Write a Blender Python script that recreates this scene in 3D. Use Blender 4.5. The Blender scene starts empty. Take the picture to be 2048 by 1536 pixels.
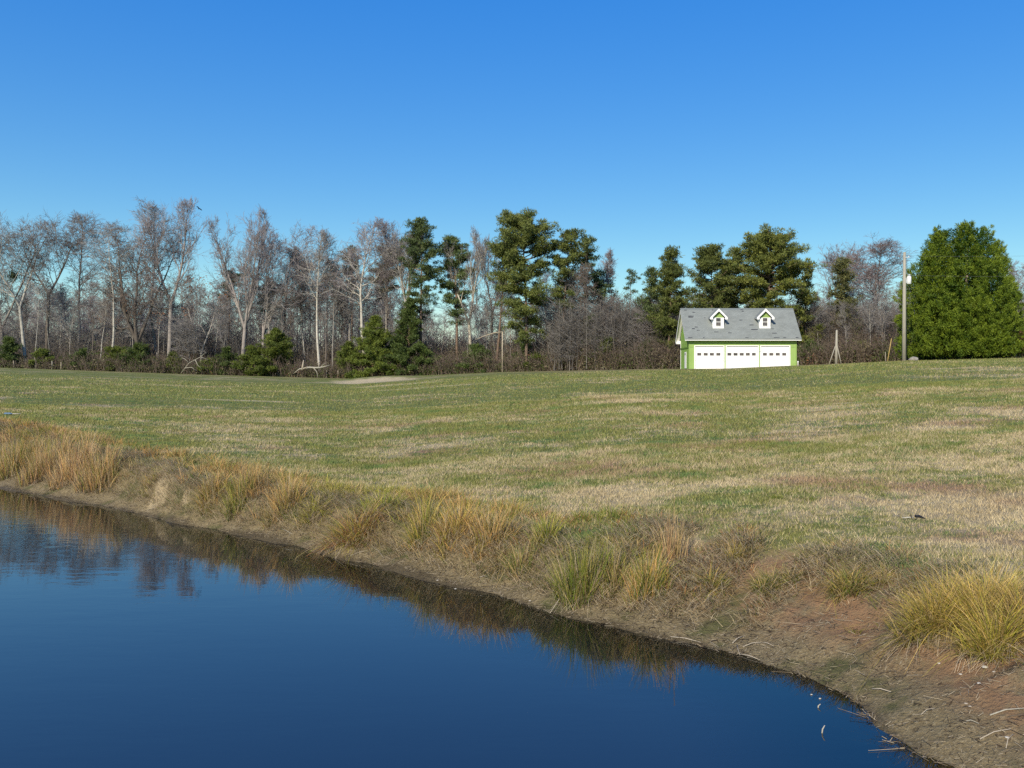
import bpy, math, random
import numpy as np
from mathutils import Vector
R = math.radians
F = 1774.0          # focal length in photo pixels (2048 wide)
EYE = 2.8           # camera height above the pond surface
HOR = 755.0         # horizon row in the photo
sc = bpy.context.scene
col = sc.collection

# ------------------------------------------------------------------ camera, sky, sun, exposure
cam_d = bpy.data.cameras.new('camera'); cam = bpy.data.objects.new('camera', cam_d); col.objects.link(cam)
cam.location = (0, 0, EYE); cam.rotation_euler = (R(90), 0, 0)
cam_d.sensor_width = 36.0; cam_d.lens = 36.0 * F / 2048.0
cam_d.shift_y = (HOR - 768.0) / 2048.0
cam_d.clip_start = 0.1; cam_d.clip_end = 6000
sc.camera = cam

SUN_EL, SUN_AZ = 33.0, 205.0     # azimuth clockwise from +Y: behind the camera and to its left
world = bpy.data.worlds.new('World'); sc.world = world; world.use_nodes = True
wn = world.node_tree.nodes; wl = world.node_tree.links
bg = wn['Background']; bg.inputs[1].default_value = 0.113
sky = wn.new('ShaderNodeTexSky'); sky.sky_type = 'NISHITA'; sky.sun_disc = False
sky.sun_elevation = R(SUN_EL); sky.sun_rotation = R(SUN_AZ)
sky.altitude = 200; sky.air_density = 1.0; sky.dust_density = 0.25; sky.ozone_density = 1.6
# the photograph's sky: deeper, more even blue than the bare model gives
ss = wn.new('ShaderNodeSeparateColor'); ss.mode = 'HSV'; cs = wn.new('ShaderNodeCombineColor'); cs.mode = 'HSV'
vp = wn.new('ShaderNodeMath'); vp.operation = 'POWER'; vp.inputs[1].default_value = .32
vm = wn.new('ShaderNodeMath'); vm.operation = 'MULTIPLY'; vm.inputs[1].default_value = 3.42
sm_ = wn.new('ShaderNodeMath'); sm_.operation = 'MULTIPLY'; sm_.inputs[1].default_value = 1.46; sm_.use_clamp = True
hk = wn.new('ShaderNodeMath'); hk.operation = 'MULTIPLY_ADD'; hk.inputs[1].default_value = .075; hk.inputs[2].default_value = -.060
hp = wn.new('ShaderNodeMath'); hp.operation = 'ADD'
wl.new(sky.outputs[0], ss.inputs[0]); wl.new(sm_.outputs[0], hk.inputs[0]); wl.new(hk.outputs[0], hp.inputs[1]); wl.new(ss.outputs[0], hp.inputs[0]); wl.new(hp.outputs[0], cs.inputs[0])
wl.new(ss.outputs[1], sm_.inputs[0]); wl.new(sm_.outputs[0], cs.inputs[1])
wl.new(ss.outputs[2], vp.inputs[0]); wl.new(vp.outputs[0], vm.inputs[0]); wl.new(vm.outputs[0], cs.inputs[2])
wl.new(cs.outputs[0], bg.inputs[0])
sun_d = bpy.data.lights.new('sun', 'SUN'); sun_d.energy = 4.5; sun_d.angle = R(0.5); sun_d.color = (1.0, 0.90, 0.74)
sun = bpy.data.objects.new('sun', sun_d); col.objects.link(sun)
sd = Vector((math.sin(R(SUN_AZ)) * math.cos(R(SUN_EL)), math.cos(R(SUN_AZ)) * math.cos(R(SUN_EL)), math.sin(R(SUN_EL))))
sun.rotation_euler = sd.to_track_quat('Z', 'Y').to_euler()
sun.location = sd * 300
sc.view_settings.view_transform = 'Standard'; sc.view_settings.look = 'None'
sc.view_settings.exposure = 0.30; sc.view_settings.gamma = 1.0
sc.render.engine = 'CYCLES'
sc.cycles.use_denoising = False; sc.cycles.sample_clamp_indirect = 2.5; sc.cycles.sample_clamp_direct = 12; sc.cycles.max_bounces = 6; sc.cycles.transparent_max_bounces = 6

# ------------------------------------------------------------------ helpers
def tag(o, label=None, cat=None, group=None, kind=None):
    if label: o['label'] = label
    if cat: o['category'] = cat
    if group: o['group'] = group
    if kind: o['kind'] = kind
    return o

def link_mesh(name, me, mat, parent=None):
    o = bpy.data.objects.new(name, me); col.objects.link(o)
    if mat: me.materials.append(mat)
    if parent: o.parent = parent
    return o

def mesh_np(name, V, faces, mat, parent=None, cols=None, fl=None, smooth=False):
    """faces: list of int arrays (n,3) or (n,4)."""
    me = bpy.data.meshes.new(name)
    V = np.asarray(V, dtype=np.float32)
    faces = [np.asarray(f, dtype=np.int32) for f in faces if len(f)]
    me.vertices.add(len(V)); me.vertices.foreach_set('co', V.ravel())
    nl = sum(f.size for f in faces); nf = sum(len(f) for f in faces)
    me.loops.add(nl); me.loops.foreach_set('vertex_index', np.concatenate([f.ravel() for f in faces]))
    starts = []; tot = 0; sizes = []
    for f in faces:
        k = f.shape[1]; starts.append(tot + np.arange(len(f)) * k); sizes.append(np.full(len(f), k)); tot += f.size
    me.polygons.add(nf); me.polygons.foreach_set('loop_start', np.concatenate(starts).astype(np.int32))
    if smooth: me.polygons.foreach_set('use_smooth', np.ones(nf, dtype=bool))
    if cols is not None:
        a = me.color_attributes.new('col', 'FLOAT_COLOR', 'POINT')
        c = np.ones((len(V), 4), dtype=np.float32); c[:, :3] = cols; a.data.foreach_set('color', c.ravel())
    if fl:
        for k, v in fl.items():
            a = me.attributes.new(k, 'FLOAT', 'POINT'); a.data.foreach_set('value', np.asarray(v, dtype=np.float32))
    me.update(calc_edges=True); me.validate()
    return link_mesh(name, me, mat, parent)

def empty(name, loc, rz=0):
    o = bpy.data.objects.new(name, None); col.objects.link(o); o.location = loc; o.rotation_euler = (0, 0, rz)
    o.empty_display_size = 0.2
    return o

class MB:
    def __init__(s): s.v = []; s.f = []
    def box(s, x0, x1, y0, y1, z0, z1):
        b = len(s.v)
        s.v += [(x0,y0,z0),(x1,y0,z0),(x1,y1,z0),(x0,y1,z0),(x0,y0,z1),(x1,y0,z1),(x1,y1,z1),(x0,y1,z1)]
        s.f += [tuple(b+i for i in q) for q in ((0,3,2,1),(4,5,6,7),(0,1,5,4),(1,2,6,5),(2,3,7,6),(3,0,4,7))]
        return s
    def prism(s, poly, axis, a, b):
        """poly: 2D points; extruded along axis ('x' -> (y,z) poly, 'y' -> (x,z) poly)."""
        n = len(poly); base = len(s.v)
        for t in (a, b):
            for p in poly:
                s.v.append((t, p[0], p[1]) if axis == 'x' else (p[0], t, p[1]))
        s.f.append(tuple(base + i for i in range(n))[::-1]); s.f.append(tuple(base + n + i for i in range(n)))
        for i in range(n):
            j = (i + 1) % n; s.f.append((base + i, base + j, base + n + j, base + n + i))
        return s
    def tube(s, pts, rads, k=8, cap=True):
        base = len(s.v); n = len(pts); P = [Vector(p) for p in pts]
        for i, p in enumerate(P):
            d = (P[min(i + 1, n - 1)] - P[max(i - 1, 0)]).normalized()
            a = d.cross(Vector((0.31, 0.95, 0.05))); a = a.normalized() if a.length > 1e-4 else Vector((1, 0, 0)); b = d.cross(a)
            for j in range(k):
                t = 2 * math.pi * j / k; q = p + (a * math.cos(t) + b * math.sin(t)) * rads[i]; s.v.append(tuple(q))
        for i in range(n - 1):
            for j in range(k):
                j2 = (j + 1) % k; s.f.append((base+i*k+j, base+i*k+j2, base+(i+1)*k+j2, base+(i+1)*k+j))
        if cap:
            s.f.append(tuple(base + j for j in range(k))[::-1]); s.f.append(tuple(base + (n-1)*k + j for j in range(k)))
        return s
    def build(s, name, mat, parent=None, smooth=False, fix=True):
        me = bpy.data.meshes.new(name); me.from_pydata(s.v, [], s.f)
        if smooth:
            for p in me.polygons: p.use_smooth = True
        if fix:
            import bmesh
            bm = bmesh.new(); bm.from_mesh(me); bmesh.ops.recalc_face_normals(bm, faces=bm.faces); bm.to_mesh(me); bm.free()
        me.update()
        return link_mesh(name, me, mat, parent)

_lat = {}
def vnoise(x, y, scale, seed=0):
    """smooth value noise in -1..1"""
    if seed not in _lat: _lat[seed] = np.random.RandomState(seed + 11).rand(257, 257).astype(np.float32) * 2 - 1
    L = _lat[seed]; x = np.asarray(x, dtype=np.float64) * scale; y = np.asarray(y, dtype=np.float64) * scale
    xi = np.floor(x).astype(int); yi = np.floor(y).astype(int); fx = x - xi; fy = y - yi
    fx = fx*fx*(3-2*fx); fy = fy*fy*(3-2*fy)
    a = L[xi % 256, yi % 256]; b = L[(xi+1) % 256, yi % 256]; c = L[xi % 256, (yi+1) % 256]; d = L[(xi+1) % 256, (yi+1) % 256]
    return (a*(1-fx)+b*fx)*(1-fy) + (c*(1-fx)+d*fx)*fy

def sstep(a, b, x):
    t = np.clip((np.asarray(x, dtype=float) - a) / (b - a), 0, 1); return t*t*(3-2*t)

# ------------------------------------------------------------------ the lie of the land
SHPX = [(0,975),(73,989),(146,1003),(205,1012),(249,1021),(337,1041),(395,1056),(498,1071),(600,1094),(667,1115),(797,1139),(876,1163),
        (978,1190),(1064,1214),(1149,1238),(1210,1247),(1295,1271),(1393,1290),(1481,1317),(1563,1344),(1627,1370),(1677,1392),(1721,1414),
        (1753,1452),(1785,1474),(1816,1509),(1873,1531)]
def px_flat(x, y, z=0.0):
    Y = F * (EYE - z) / (y - HOR); return ((x - 1024) / F * Y, Y)
SHORE = [px_flat(*p) for p in SHPX]
POND = [(-45,47),(-30,37.5),(-20,29.0)] + SHORE + [(3.5,5.4),(3.0,4.4),(0.5,3.4),(-15,2.6),(-45,5),(-70,25),(-62,48)]
PA = np.array(POND); PB = np.roll(PA, -1, axis=0)
def pond_sd(x, y):
    """signed distance to the pond's edge, positive on land"""
    x = np.asarray(x, dtype=np.float64); y = np.asarray(y, dtype=np.float64); sh = x.shape
    x = x.ravel(); y = y.ravel(); best = np.full(x.shape, 1e9); inside = np.zeros(x.shape, dtype=bool)
    for (ax, ay), (bx, by) in zip(PA, PB):
        dx, dy = bx-ax, by-ay; t = np.clip(((x-ax)*dx+(y-ay)*dy)/(dx*dx+dy*dy), 0, 1)
        best = np.minimum(best, (x-ax-t*dx)**2 + (y-ay-t*dy)**2)
        cnd = (ay > y) != (by > y)
        xc = ax + (y-ay)*dx/(dy if abs(dy) > 1e-9 else 1e-9)
        inside ^= cnd & (x < xc)
    d = np.sqrt(best); return np.where(inside, -d, d).reshape(sh)

ED_X = [-400,0,400,700,1000,1300,1450,1640,1800,2048,2500]
ED_D = [122,122,122,122,114,106,108,102,97,94,94]     # depth of the wood's edge
ED_T = [733,735,749,757,744,738,737,730,723,718,717]  # row where the field meets it
ED_K = [.45,.45,.5,.55,.7,.75,.8,.8,.8,.8,.8]
def edge_depth(px): return np.interp(px, ED_X, ED_D)
def field_z(x, y):
    yy = np.maximum(y, 6.0); px = 1024 + F * x / yy
    De = np.interp(px, ED_X, ED_D); T = np.interp(px, ED_X, ED_T); K = np.interp(px, ED_X, ED_K)
    ze = EYE + (HOR - T) / F * De; t = np.clip((yy - 11.0) / (De - 11.0), 0, 1); g = t + K*t*(1-t)
    zb = 0.56 + 0.20*sstep(0.5, 3.5, x) + 0.08*vnoise(x, y, .16, 5)
    z = zb + (ze - zb) * g + 0.07*vnoise(x, y, .07, 7)*sstep(20, 50, y)*(1-sstep(85, 100, y))
    # low bare mound of earth in the field
    mx, my = -14.0, 92.0
    z = z + 0.42*np.exp(-((x-mx)/5.5)**2 - ((y-my)/4.0)**2)
    return z
def bank_w(x, y):
    left = 0.98 + 0.40*vnoise(x, y, .45, 2) + 0.9*sstep(-6, -13, x)
    return left*(1-sstep(0.8, 2.6, x)) + sstep(0.8, 2.6, x)*(2.0 + .35*vnoise(x, y, .6, 9))
def land(x, y, full=False):
    x = np.asarray(x, dtype=np.float64); y = np.asarray(y, dtype=np.float64)
    s = pond_sd(x, y); far = s > 6
    s2 = s + np.where(far, 0, 0.16*vnoise(x, y, 1.1, 3) + .05*vnoise(x, y, 4.2, 4))
    w = bank_w(x, y); n = s2 / w; fz = field_z(x, y)
    steep = np.interp(n, [-20, -2, 0, .15, .45, .7, 1.0, 1.5], [-1.9, -.75, 0, .1, .30, .80, .97, 1])
    beach = np.interp(n, [-20, -2, 0, .55, .8, 1.0, 1.4], [-1.7, -.65, 0, .42, .72, .93, 1])
    b = sstep(0.8, 2.6, x); prof = steep*(1-b) + beach*b
    z = fz * prof + np.where(n > 0, 1, .3)*(0.035*vnoise(x, y, 2.3, 6) + .018*vnoise(x, y, 7, 8))*(np.abs(s) < 9)*sstep(0, .25, np.abs(n))
    if full: return z, s, n
    return z
def zat(x, y): return float(land(np.array([x]), np.array([y]))[0])
_dd = np.concatenate([np.arange(5, 40, .05), np.arange(40, 180, .25)])
def at_px(px, py):
    """the place on the land that a pixel of the photograph shows"""
    X = (px-1024)/F*_dd; Z = land(X, _dd); row = HOR - F*(Z-EYE)/_dd
    i = np.argmax(row <= py); return float(X[i]), float(_dd[i]), float(Z[i])

# ------------------------------------------------------------------ materials
def new_mat(name, rough=0.8, spec=0.2):
    m = bpy.data.materials.new(name); m.use_nodes = True; nt = m.node_tree; b = nt.nodes['Principled BSDF']
    b.inputs['Roughness'].default_value = rough; b.inputs['Specular IOR Level'].default_value = spec
    return m, nt, b
def nd(nt, t, **kw):
    n = nt.nodes.new(t)
    for k, v in kw.items(): setattr(n, k, v)
    return n
def noise(nt, vec, scale, detail=4, rough=.55, dist=0):
    n = nd(nt, 'ShaderNodeTexNoise'); n.inputs['Scale'].default_value = scale; n.inputs['Detail'].default_value = detail
    n.inputs['Roughness'].default_value = rough; n.inputs['Distortion'].default_value = dist
    if vec is not None: nt.links.new(vec, n.inputs['Vector'])
    return n.outputs['Fac']
def mth(nt, op, a, b=None, c=None, clamp=False):
    n = nd(nt, 'ShaderNodeMath', operation=op); n.use_clamp = clamp
    for i, v in enumerate((a, b, c)):
        if v is None: continue
        if isinstance(v, (int, float)): n.inputs[i].default_value = v
        else: nt.links.new(v, n.inputs[i])
    return n.outputs[0]
def mixc(nt, f, a, b, mode='MIX'):
    n = nd(nt, 'ShaderNodeMix', data_type='RGBA', blend_type=mode); n.clamp_factor = True
    for i, v in ((0, f), (6, a), (7, b)):
        if isinstance(v, (int, float)): n.inputs[i].default_value = v
        elif isinstance(v, tuple): n.inputs[i].default_value = (*v, 1)
        else: nt.links.new(v, n.inputs[i])
    return n.outputs[2]
def mrange(nt, v, a, b, c=0.0, d=1.0, smooth=True):
    n = nd(nt, 'ShaderNodeMapRange'); n.interpolation_type = 'SMOOTHSTEP' if smooth else 'LINEAR'
    nt.links.new(v, n.inputs[0])
    for i, k in enumerate((a, b, c, d)): n.inputs[i+1].default_value = k
    return n.outputs[0]
def ramp(nt, v, stops):
    n = nd(nt, 'ShaderNodeValToRGB'); nt.links.new(v, n.inputs[0]); e = n.color_ramp.elements
    while len(e) < len(stops): e.new(0.5)
    for k, (p, c) in zip(e, stops): k.position = p; k.color = (*c, 1) if isinstance(c, tuple) else (c, c, c, 1)
    return n.outputs[0]
def bump(nt, b, h, strength=.5, dist=.05):
    n = nd(nt, 'ShaderNodeBump'); n.inputs['Strength'].default_value = strength; n.inputs['Distance'].default_value = dist
    nt.links.new(h, n.inputs['Height']); nt.links.new(n.outputs[0], b.inputs['Normal'])

def ellipse(nt, sx, sy, cx, cy, rx, ry, soft=.5, wob=None):
    dx = mth(nt, 'DIVIDE', mth(nt, 'SUBTRACT', sx, cx), rx); dy = mth(nt, 'DIVIDE', mth(nt, 'SUBTRACT', sy, cy), ry)
    r = mth(nt, 'SQRT', mth(nt, 'ADD', mth(nt, 'MULTIPLY', dx, dx), mth(nt, 'MULTIPLY', dy, dy)))
    if wob is not None: r = mth(nt, 'ADD', r, wob)
    return mrange(nt, r, 1.0+soft, 1.0-soft, 0, 1)

def grass_colour(nt, jitter=None):
    """green and straw patches of the mown field, read at the place itself"""
    g = nd(nt, 'ShaderNodeNewGeometry'); pos = g.outputs['Position']
    mp = nd(nt, 'ShaderNodeMapping'); nt.links.new(pos, mp.inputs[0]); mp.inputs['Scale'].default_value = (.75, 1.15, 0)
    mp.inputs['Rotation'].default_value = (0, 0, R(7)); p = mp.outputs[0]
    sx = nd(nt, 'ShaderNodeSeparateXYZ'); nt.links.new(pos, sx.inputs[0]); X, Y = sx.outputs[0], sx.outputs[1]
    big = noise(nt, p, .13, 3, .55, .3); med = noise(nt, p, .5, 4, .6, .5); sm = noise(nt, p, 2.4, 4, .65); fine = noise(nt, p, 9, 3, .6)
    v = mth(nt, 'ADD', mth(nt, 'MULTIPLY', big, .30), mth(nt, 'MULTIPLY', med, .36))
    v = mth(nt, 'ADD', v, mth(nt, 'MULTIPLY', sm, .24)); v = mth(nt, 'ADD', v, mth(nt, 'MULTIPLY', fine, .10))
    # share of green with the distance up the slope
    n = nd(nt, 'ShaderNodeFloatCurve'); nt.links.new(mth(nt, 'DIVIDE', Y, 120.0), n.inputs['Value'])
    c = n.mapping.curves[0]
    pts = [(0,.50),(.09,.505),(.14,.500),(.20,.474),(.27,.458),(.36,.438),(.5,.43),(.62,.43),(.72,.445),(.80,.455),(1,.455)]
    c.points[0].location = pts[0]; c.points[1].location = pts[-1]
    for q in pts[1:-1]: c.points.new(*q)
    n.mapping.update()
    thr = n.outputs[0]
    f = mth(nt, 'SUBTRACT', v, thr)
    if jitter is not None: f = mth(nt, 'ADD', f, mth(nt, 'MULTIPLY', mth(nt, 'SUBTRACT', jitter, .5), .13))
    green = mrange(nt, f, -.045, .045)
    straw = mixc(nt, noise(nt, p, .9, 3), (.31,.24,.14), (.50,.42,.26))
    brown = mixc(nt, mrange(nt, noise(nt, p, .33, 3, .6), .50, .64), straw, (.29,.20,.125))
    gcol = mixc(nt, noise(nt, p, .22, 3), (.138,.158,.044), (.215,.205,.060))
    gcol = mixc(nt, mrange(nt, noise(nt, p, 1.3, 3), .45, .7), gcol, (.10,.16,.050))
    c1 = mixc(nt, green, brown, gcol)
    # reddish tan crest in front of the building
    crest = mth(nt, 'MULTIPLY', mrange(nt, Y, 74, 90), mrange(nt, X, -8, 14)); crest = mth(nt, 'MULTIPLY', crest, mrange(nt, noise(nt, p, .3, 3), .42, .6))
    c1 = mixc(nt, mth(nt, 'MULTIPLY', crest, .75), c1, (.33,.20,.115))
    return c1, X, Y, p, v

MAT = {}
def mat_terrain():
    m, nt, b = new_mat('ground_soil_and_turf', .95, .1)
    c, X, Y, p, v = grass_colour(nt)
    at = nd(nt, 'ShaderNodeAttribute', attribute_name='shore'); s = at.outputs['Fac']
    an = nd(nt, 'ShaderNodeAttribute', attribute_name='bank'); n = an.outputs['Fac']
    g = nd(nt, 'ShaderNodeNewGeometry'); pos = g.outputs['Position']
    fine = noise(nt, pos, 34, 5, .7); mid = noise(nt, pos, 6, 5, .65); lar = noise(nt, pos, 1.3, 4, .6)
    # turf detail far away, where single blades are too small
    c = mixc(nt, mth(nt, 'MULTIPLY', mrange(nt, fine, .3, .7), .35), c, mixc(nt, .5, c, (.05,.05,.02)))
    # mud of the bank
    mud = mixc(nt, mid, (.135,.102,.050), (.29,.228,.125))
    mud = mixc(nt, mrange(nt, fine, .5, .72), mud, (.40,.33,.20))
    mud = mixc(nt, mrange(nt, noise(nt, pos, 15, 4, .7, .8), .56, .66), mud, (.055,.040,.025))
    mud = mixc(nt, mrange(nt, lar, .52, .66), mud, (.115,.11,.045))
    red = mth(nt, 'MULTIPLY', mrange(nt, s, .35, .9), mrange(nt, X, 1.4, 3.0))
    mud = mixc(nt, mth(nt, 'MULTIPLY', red, mrange(nt, noise(nt, pos, 2.2, 4, .6), .36, .56)), mud, mixc(nt, mid, (.215,.120,.058), (.34,.215,.12)))
    wet = mrange(nt, mth(nt, 'ADD', s, mth(nt, 'MULTIPLY', mid, .12)), .02, .22)
    mud = mixc(nt, wet, mixc(nt, .6, mud, (.030,.022,.013)), mud)
    wob = mth(nt, 'MULTIPLY', mth(nt, 'SUBTRACT', noise(nt, pos, 3.5, 3), .5), 1.6)
    for (px, py, rx, ry) in ((322,985,.20,.42),(375,985,.10,.18)):
        q = at_px(px, py); mud = mixc(nt, mth(nt, 'MULTIPLY', ellipse(nt, X, Y, q[0], q[1], rx, ry, .4, wob), .85), mud, (.42,.335,.20))
    sz = nd(nt, 'ShaderNodeSeparateXYZ'); nt.links.new(pos, sz.inputs[0])
    mud = mixc(nt, mrange(nt, sz.outputs[2], -.004, -.03), mud, mixc(nt, mid, (.17,.11,.035), (.34,.22,.075)))
    edge = mrange(nt, mth(nt, 'ADD', n, mth(nt, 'MULTIPLY', mth(nt, 'SUBTRACT', mid, .5), .5)), .75, 1.15)
    c = mixc(nt, edge, mud, c)
    # bare earth in the field: mound and streaks
    wob2 = mth(nt, 'MULTIPLY', mth(nt, 'SUBTRACT', noise(nt, pos, .8, 4), .5), 1.5)
    for (px, py, rx, ry) in ((742,763,4.2,4.0),(800,769,3.2,2.0),(850,775,4.0,1.3),(1255,792,2.2,.8),(480,801,2.6,.6),(1700,812,1.3,.5),(1690,806,.9,.3)):
        q = at_px(px, py); c = mixc(nt, mth(nt, 'MULTIPLY', ellipse(nt, X, Y, q[0], q[1], rx, ry, .35, wob2), .85), c, (.52,.42,.26))
    # leaf litter under the wood
    fr = nd(nt, 'ShaderNodeAttribute', attribute_name='wood'); 
    c = mixc(nt, fr.outputs['Fac'], c, mixc(nt, mid, (.10,.055,.03), (.19,.11,.055)))
    nt.links.new(c, b.inputs['Base Color'])
    rg = mth(nt, 'MULTIPLY_ADD', wet, .5, .42); nt.links.new(rg, b.inputs['Roughness'])
    bump(nt, b, mth(nt, 'ADD', mth(nt, 'MULTIPLY', fine, .7), mid), 1.0, .06)
    return m
def mat_grass_short():
    m, nt, b = new_mat('mown_grass_blades', .7, .15)
    a = nd(nt, 'ShaderNodeAttribute', attribute_name='rnd'); j = a.outputs['Fac']
    c, X, Y, p, v = grass_colour(nt, j)
    h = nd(nt, 'ShaderNodeAttribute', attribute_name='tip')
    c = mixc(nt, 1.0, c, mixc(nt, mth(nt, 'FRACT', mth(nt, 'MULTIPLY', j, 17.3)), (.72,.72,.72), (1.38,1.36,1.30)), 'MULTIPLY')
    nt.links.new(c, b.inputs['Base Color']); return m
def mat_col(name, rough=.75, spec=.15, trans=0.0, var=.25, nscale=0):
    """colour comes from the plant's own vertex colours"""
    m, nt, b = new_mat(name, rough, spec)
    a = nd(nt, 'ShaderNodeAttribute', attribute_name='col'); c = a.outputs['Color']
    if nscale:
        g = nd(nt, 'ShaderNodeTexCoord')
        c = mixc(nt, 1.0, c, ramp(nt, noise(nt, g.outputs['Object'], nscale, 5, .65), [(.3, 1-var), (.7, 1+var)]), 'MULTIPLY')
    oi = nd(nt, 'ShaderNodeObjectInfo')
    c = mixc(nt, 1.0, c, ramp(nt, oi.outputs['Random'], [(0, .88), (1, 1.12)]), 'MULTIPLY')
    nt.links.new(c, b.inputs['Base Color'])
    if trans:
        t = nd(nt, 'ShaderNodeBsdfTranslucent'); nt.links.new(c, t.inputs[0])
        mx = nd(nt, 'ShaderNodeMixShader'); mx.inputs[0].default_value = trans
        nt.links.new(b.outputs[0], mx.inputs[1]); nt.links.new(t.outputs[0], mx.inputs[2])
        nt.links.new(mx.outputs[0], nt.nodes['Material Output'].inputs[0])
    return m
def mat_plain(name, c, rough=.6, spec=.3, var=.12, scale=5, bstr=.1, stretch=None):
    m, nt, b = new_mat(name, rough, spec)
    tc = nd(nt, 'ShaderNodeTexCoord'); v = tc.outputs['Object']
    if stretch:
        mp = nd(nt, 'ShaderNodeMapping'); mp.inputs['Scale'].default_value = stretch; nt.links.new(v, mp.inputs[0]); v = mp.outputs[0]
    n = noise(nt, v, scale, 6, .6)
    d = tuple(x*(1-var) for x in c); e = tuple(min(1, x*(1+var)) for x in c)
    nt.links.new(ramp(nt, n, [(.3, d), (.7, e)]), b.inputs['Base Color'])
    if bstr: bump(nt, b, n, bstr, .02)
    return m
def mat_water():
    m = bpy.data.materials.new('pond_water'); m.use_nodes = True; nt = m.node_tree; nt.nodes.clear()
    out = nd(nt, 'ShaderNodeOutputMaterial')
    g = nd(nt, 'ShaderNodeNewGeometry'); pos = g.outputs['Position']
    sx = nd(nt, 'ShaderNodeSeparateXYZ'); nt.links.new(pos, sx.inputs[0])
    mp = nd(nt, 'ShaderNodeMapping'); nt.links.new(pos, mp.inputs[0]); mp.inputs['Scale'].default_value = (1.0, 2.6, 1)
    r1 = noise(nt, mp.outputs[0], 5.0, 2, .5); r2 = noise(nt, mp.outputs[0], 1.1, 2, .5)
    h = mth(nt, 'ADD', mth(nt, 'MULTIPLY', r1, .22), r2)
    bp = nd(nt, 'ShaderNodeBump'); bp.inputs['Distance'].default_value = .02
    far = mrange(nt, sx.outputs[1], 9, 19, .06, .34); patch = mrange(nt, noise(nt, pos, .35, 2), .4, .62, .35, 1.0)
    nt.links.new(mth(nt, 'MULTIPLY', far, patch), bp.inputs['Strength']); nt.links.new(h, bp.inputs['Height'])
    gl = nd(nt, 'ShaderNodeBsdfGlossy'); gl.inputs['Roughness'].default_value = .012; gl.inputs['Color'].default_value = (.98,1,1,1)
    nt.links.new(bp.outputs[0], gl.inputs['Normal'])
    df = nd(nt, 'ShaderNodeBsdfDiffuse'); df.inputs['Color'].default_value = (.012,.018,.026,1)
    tr = nd(nt, 'ShaderNodeBsdfTransparent'); tr.inputs['Color'].default_value = (.90,.80,.52,1)
    # clearer over the shallows beside the shore, murky away from it
    a = nd(nt, 'ShaderNodeAttribute', attribute_name='shore')
    sh = mrange(nt, a.outputs['Fac'], -1.9, -.15, 0.0, .92)
    body = nd(nt, 'ShaderNodeMixShader'); nt.links.new(sh, body.inputs[0]); nt.links.new(df.outputs[0], body.inputs[1]); nt.links.new(tr.outputs[0], body.inputs[2])
    fr = nd(nt, 'ShaderNodeFresnel'); fr.inputs['IOR'].default_value = 1.63; nt.links.new(bp.outputs[0], fr.inputs['Normal'])
    mx = nd(nt, 'ShaderNodeMixShader'); nt.links.new(fr.outputs[0], mx.inputs[0]); nt.links.new(body.outputs[0], mx.inputs[1]); nt.links.new(gl.outputs[0], mx.inputs[2])
    nt.links.new(mx.outputs[0], out.inputs[0]); return m
def mat_shingle():
    m, nt, b = new_mat('asphalt_shingles', .9, .15)
    tc = nd(nt, 'ShaderNodeTexCoord'); v = tc.outputs['Object']
    sx = nd(nt, 'ShaderNodeSeparateXYZ'); nt.links.new(v, sx.inputs[0])
    cmb = nd(nt, 'ShaderNodeCombineXYZ'); nt.links.new(sx.outputs[0], cmb.inputs[0]); nt.links.new(mth(nt, 'MULTIPLY', sx.outputs[2], 1.3), cmb.inputs[1])
    br = nd(nt, 'ShaderNodeTexBrick'); nt.links.new(cmb.outputs[0], br.inputs['Vector'])
    br.inputs['Scale'].default_value = 1; br.inputs['Brick Width'].default_value = .32; br.inputs['Row Height'].default_value = .15
    br.inputs['Mortar Size'].default_value = .008; br.inputs['Color1'].default_value = (.195,.212,.200,1); br.inputs['Color2'].default_value = (.225,.243,.230,1); br.inputs['Mortar'].default_value = (.15,.163,.155,1)
    n1 = noise(nt, v, 1.2, 4, .6); n2 = noise(nt, v, 60, 3, .7)
    c = mixc(nt, 1.0, br.outputs[0], ramp(nt, n1, [(.3, .90), (.7, 1.10)]), 'MULTIPLY')
    c = mixc(nt, 1.0, c, ramp(nt, n2, [(.3, .92), (.7, 1.08)]), 'MULTIPLY')
    nt.links.new(c, b.inputs['Base Color']); bump(nt, b, n2, .2, .01); return m
def mat_siding():
    m, nt, b = new_mat('green_painted_siding', .6, .25)
    tc = nd(nt, 'ShaderNodeTexCoord'); v = tc.outputs['Object']
    sx = nd(nt, 'ShaderNodeSeparateXYZ'); nt.links.new(v, sx.inputs[0])
    u = mth(nt, 'ADD', sx.outputs[0], sx.outputs[1])
    gr = mth(nt, 'FRACT', mth(nt, 'DIVIDE', u, .305)); line = mrange(nt, mth(nt, 'ABSOLUTE', mth(nt, 'SUBTRACT', gr, .5)), .44, .5)
    n = noise(nt, v, 1.5, 5, .6)
    c = ramp(nt, n, [(.3, (.26,.385,.11)), (.7, (.30,.43,.13))])
    c = mixc(nt, mth(nt, 'MULTIPLY', line, .25), c, (.15,.26,.05))
    nt.links.new(c, b.inputs['Base Color'])
    bump(nt, b, mth(nt, 'SUBTRACT', 1.0, line), .5, .015); return m
MAT['terrain'] = mat_terrain(); MAT['short'] = mat_grass_short(); MAT['tall'] = mat_col('tall_dry_grass', .7, .15, .25)
MAT['leaf'] = mat_col('evergreen_needles', .6, .25, .1); MAT['bark'] = mat_col('tree_bark', .9, .1, 0, .3, 3.0)
MAT['twig'] = mat_col('bare_twigs', .85, .1); MAT['water'] = mat_water(); MAT['shingle'] = mat_shingle(); MAT['siding'] = mat_siding()
MAT['white'] = mat_plain('white_paint', (.82,.82,.80), .45, .35, .03, 3, .03)
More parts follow.
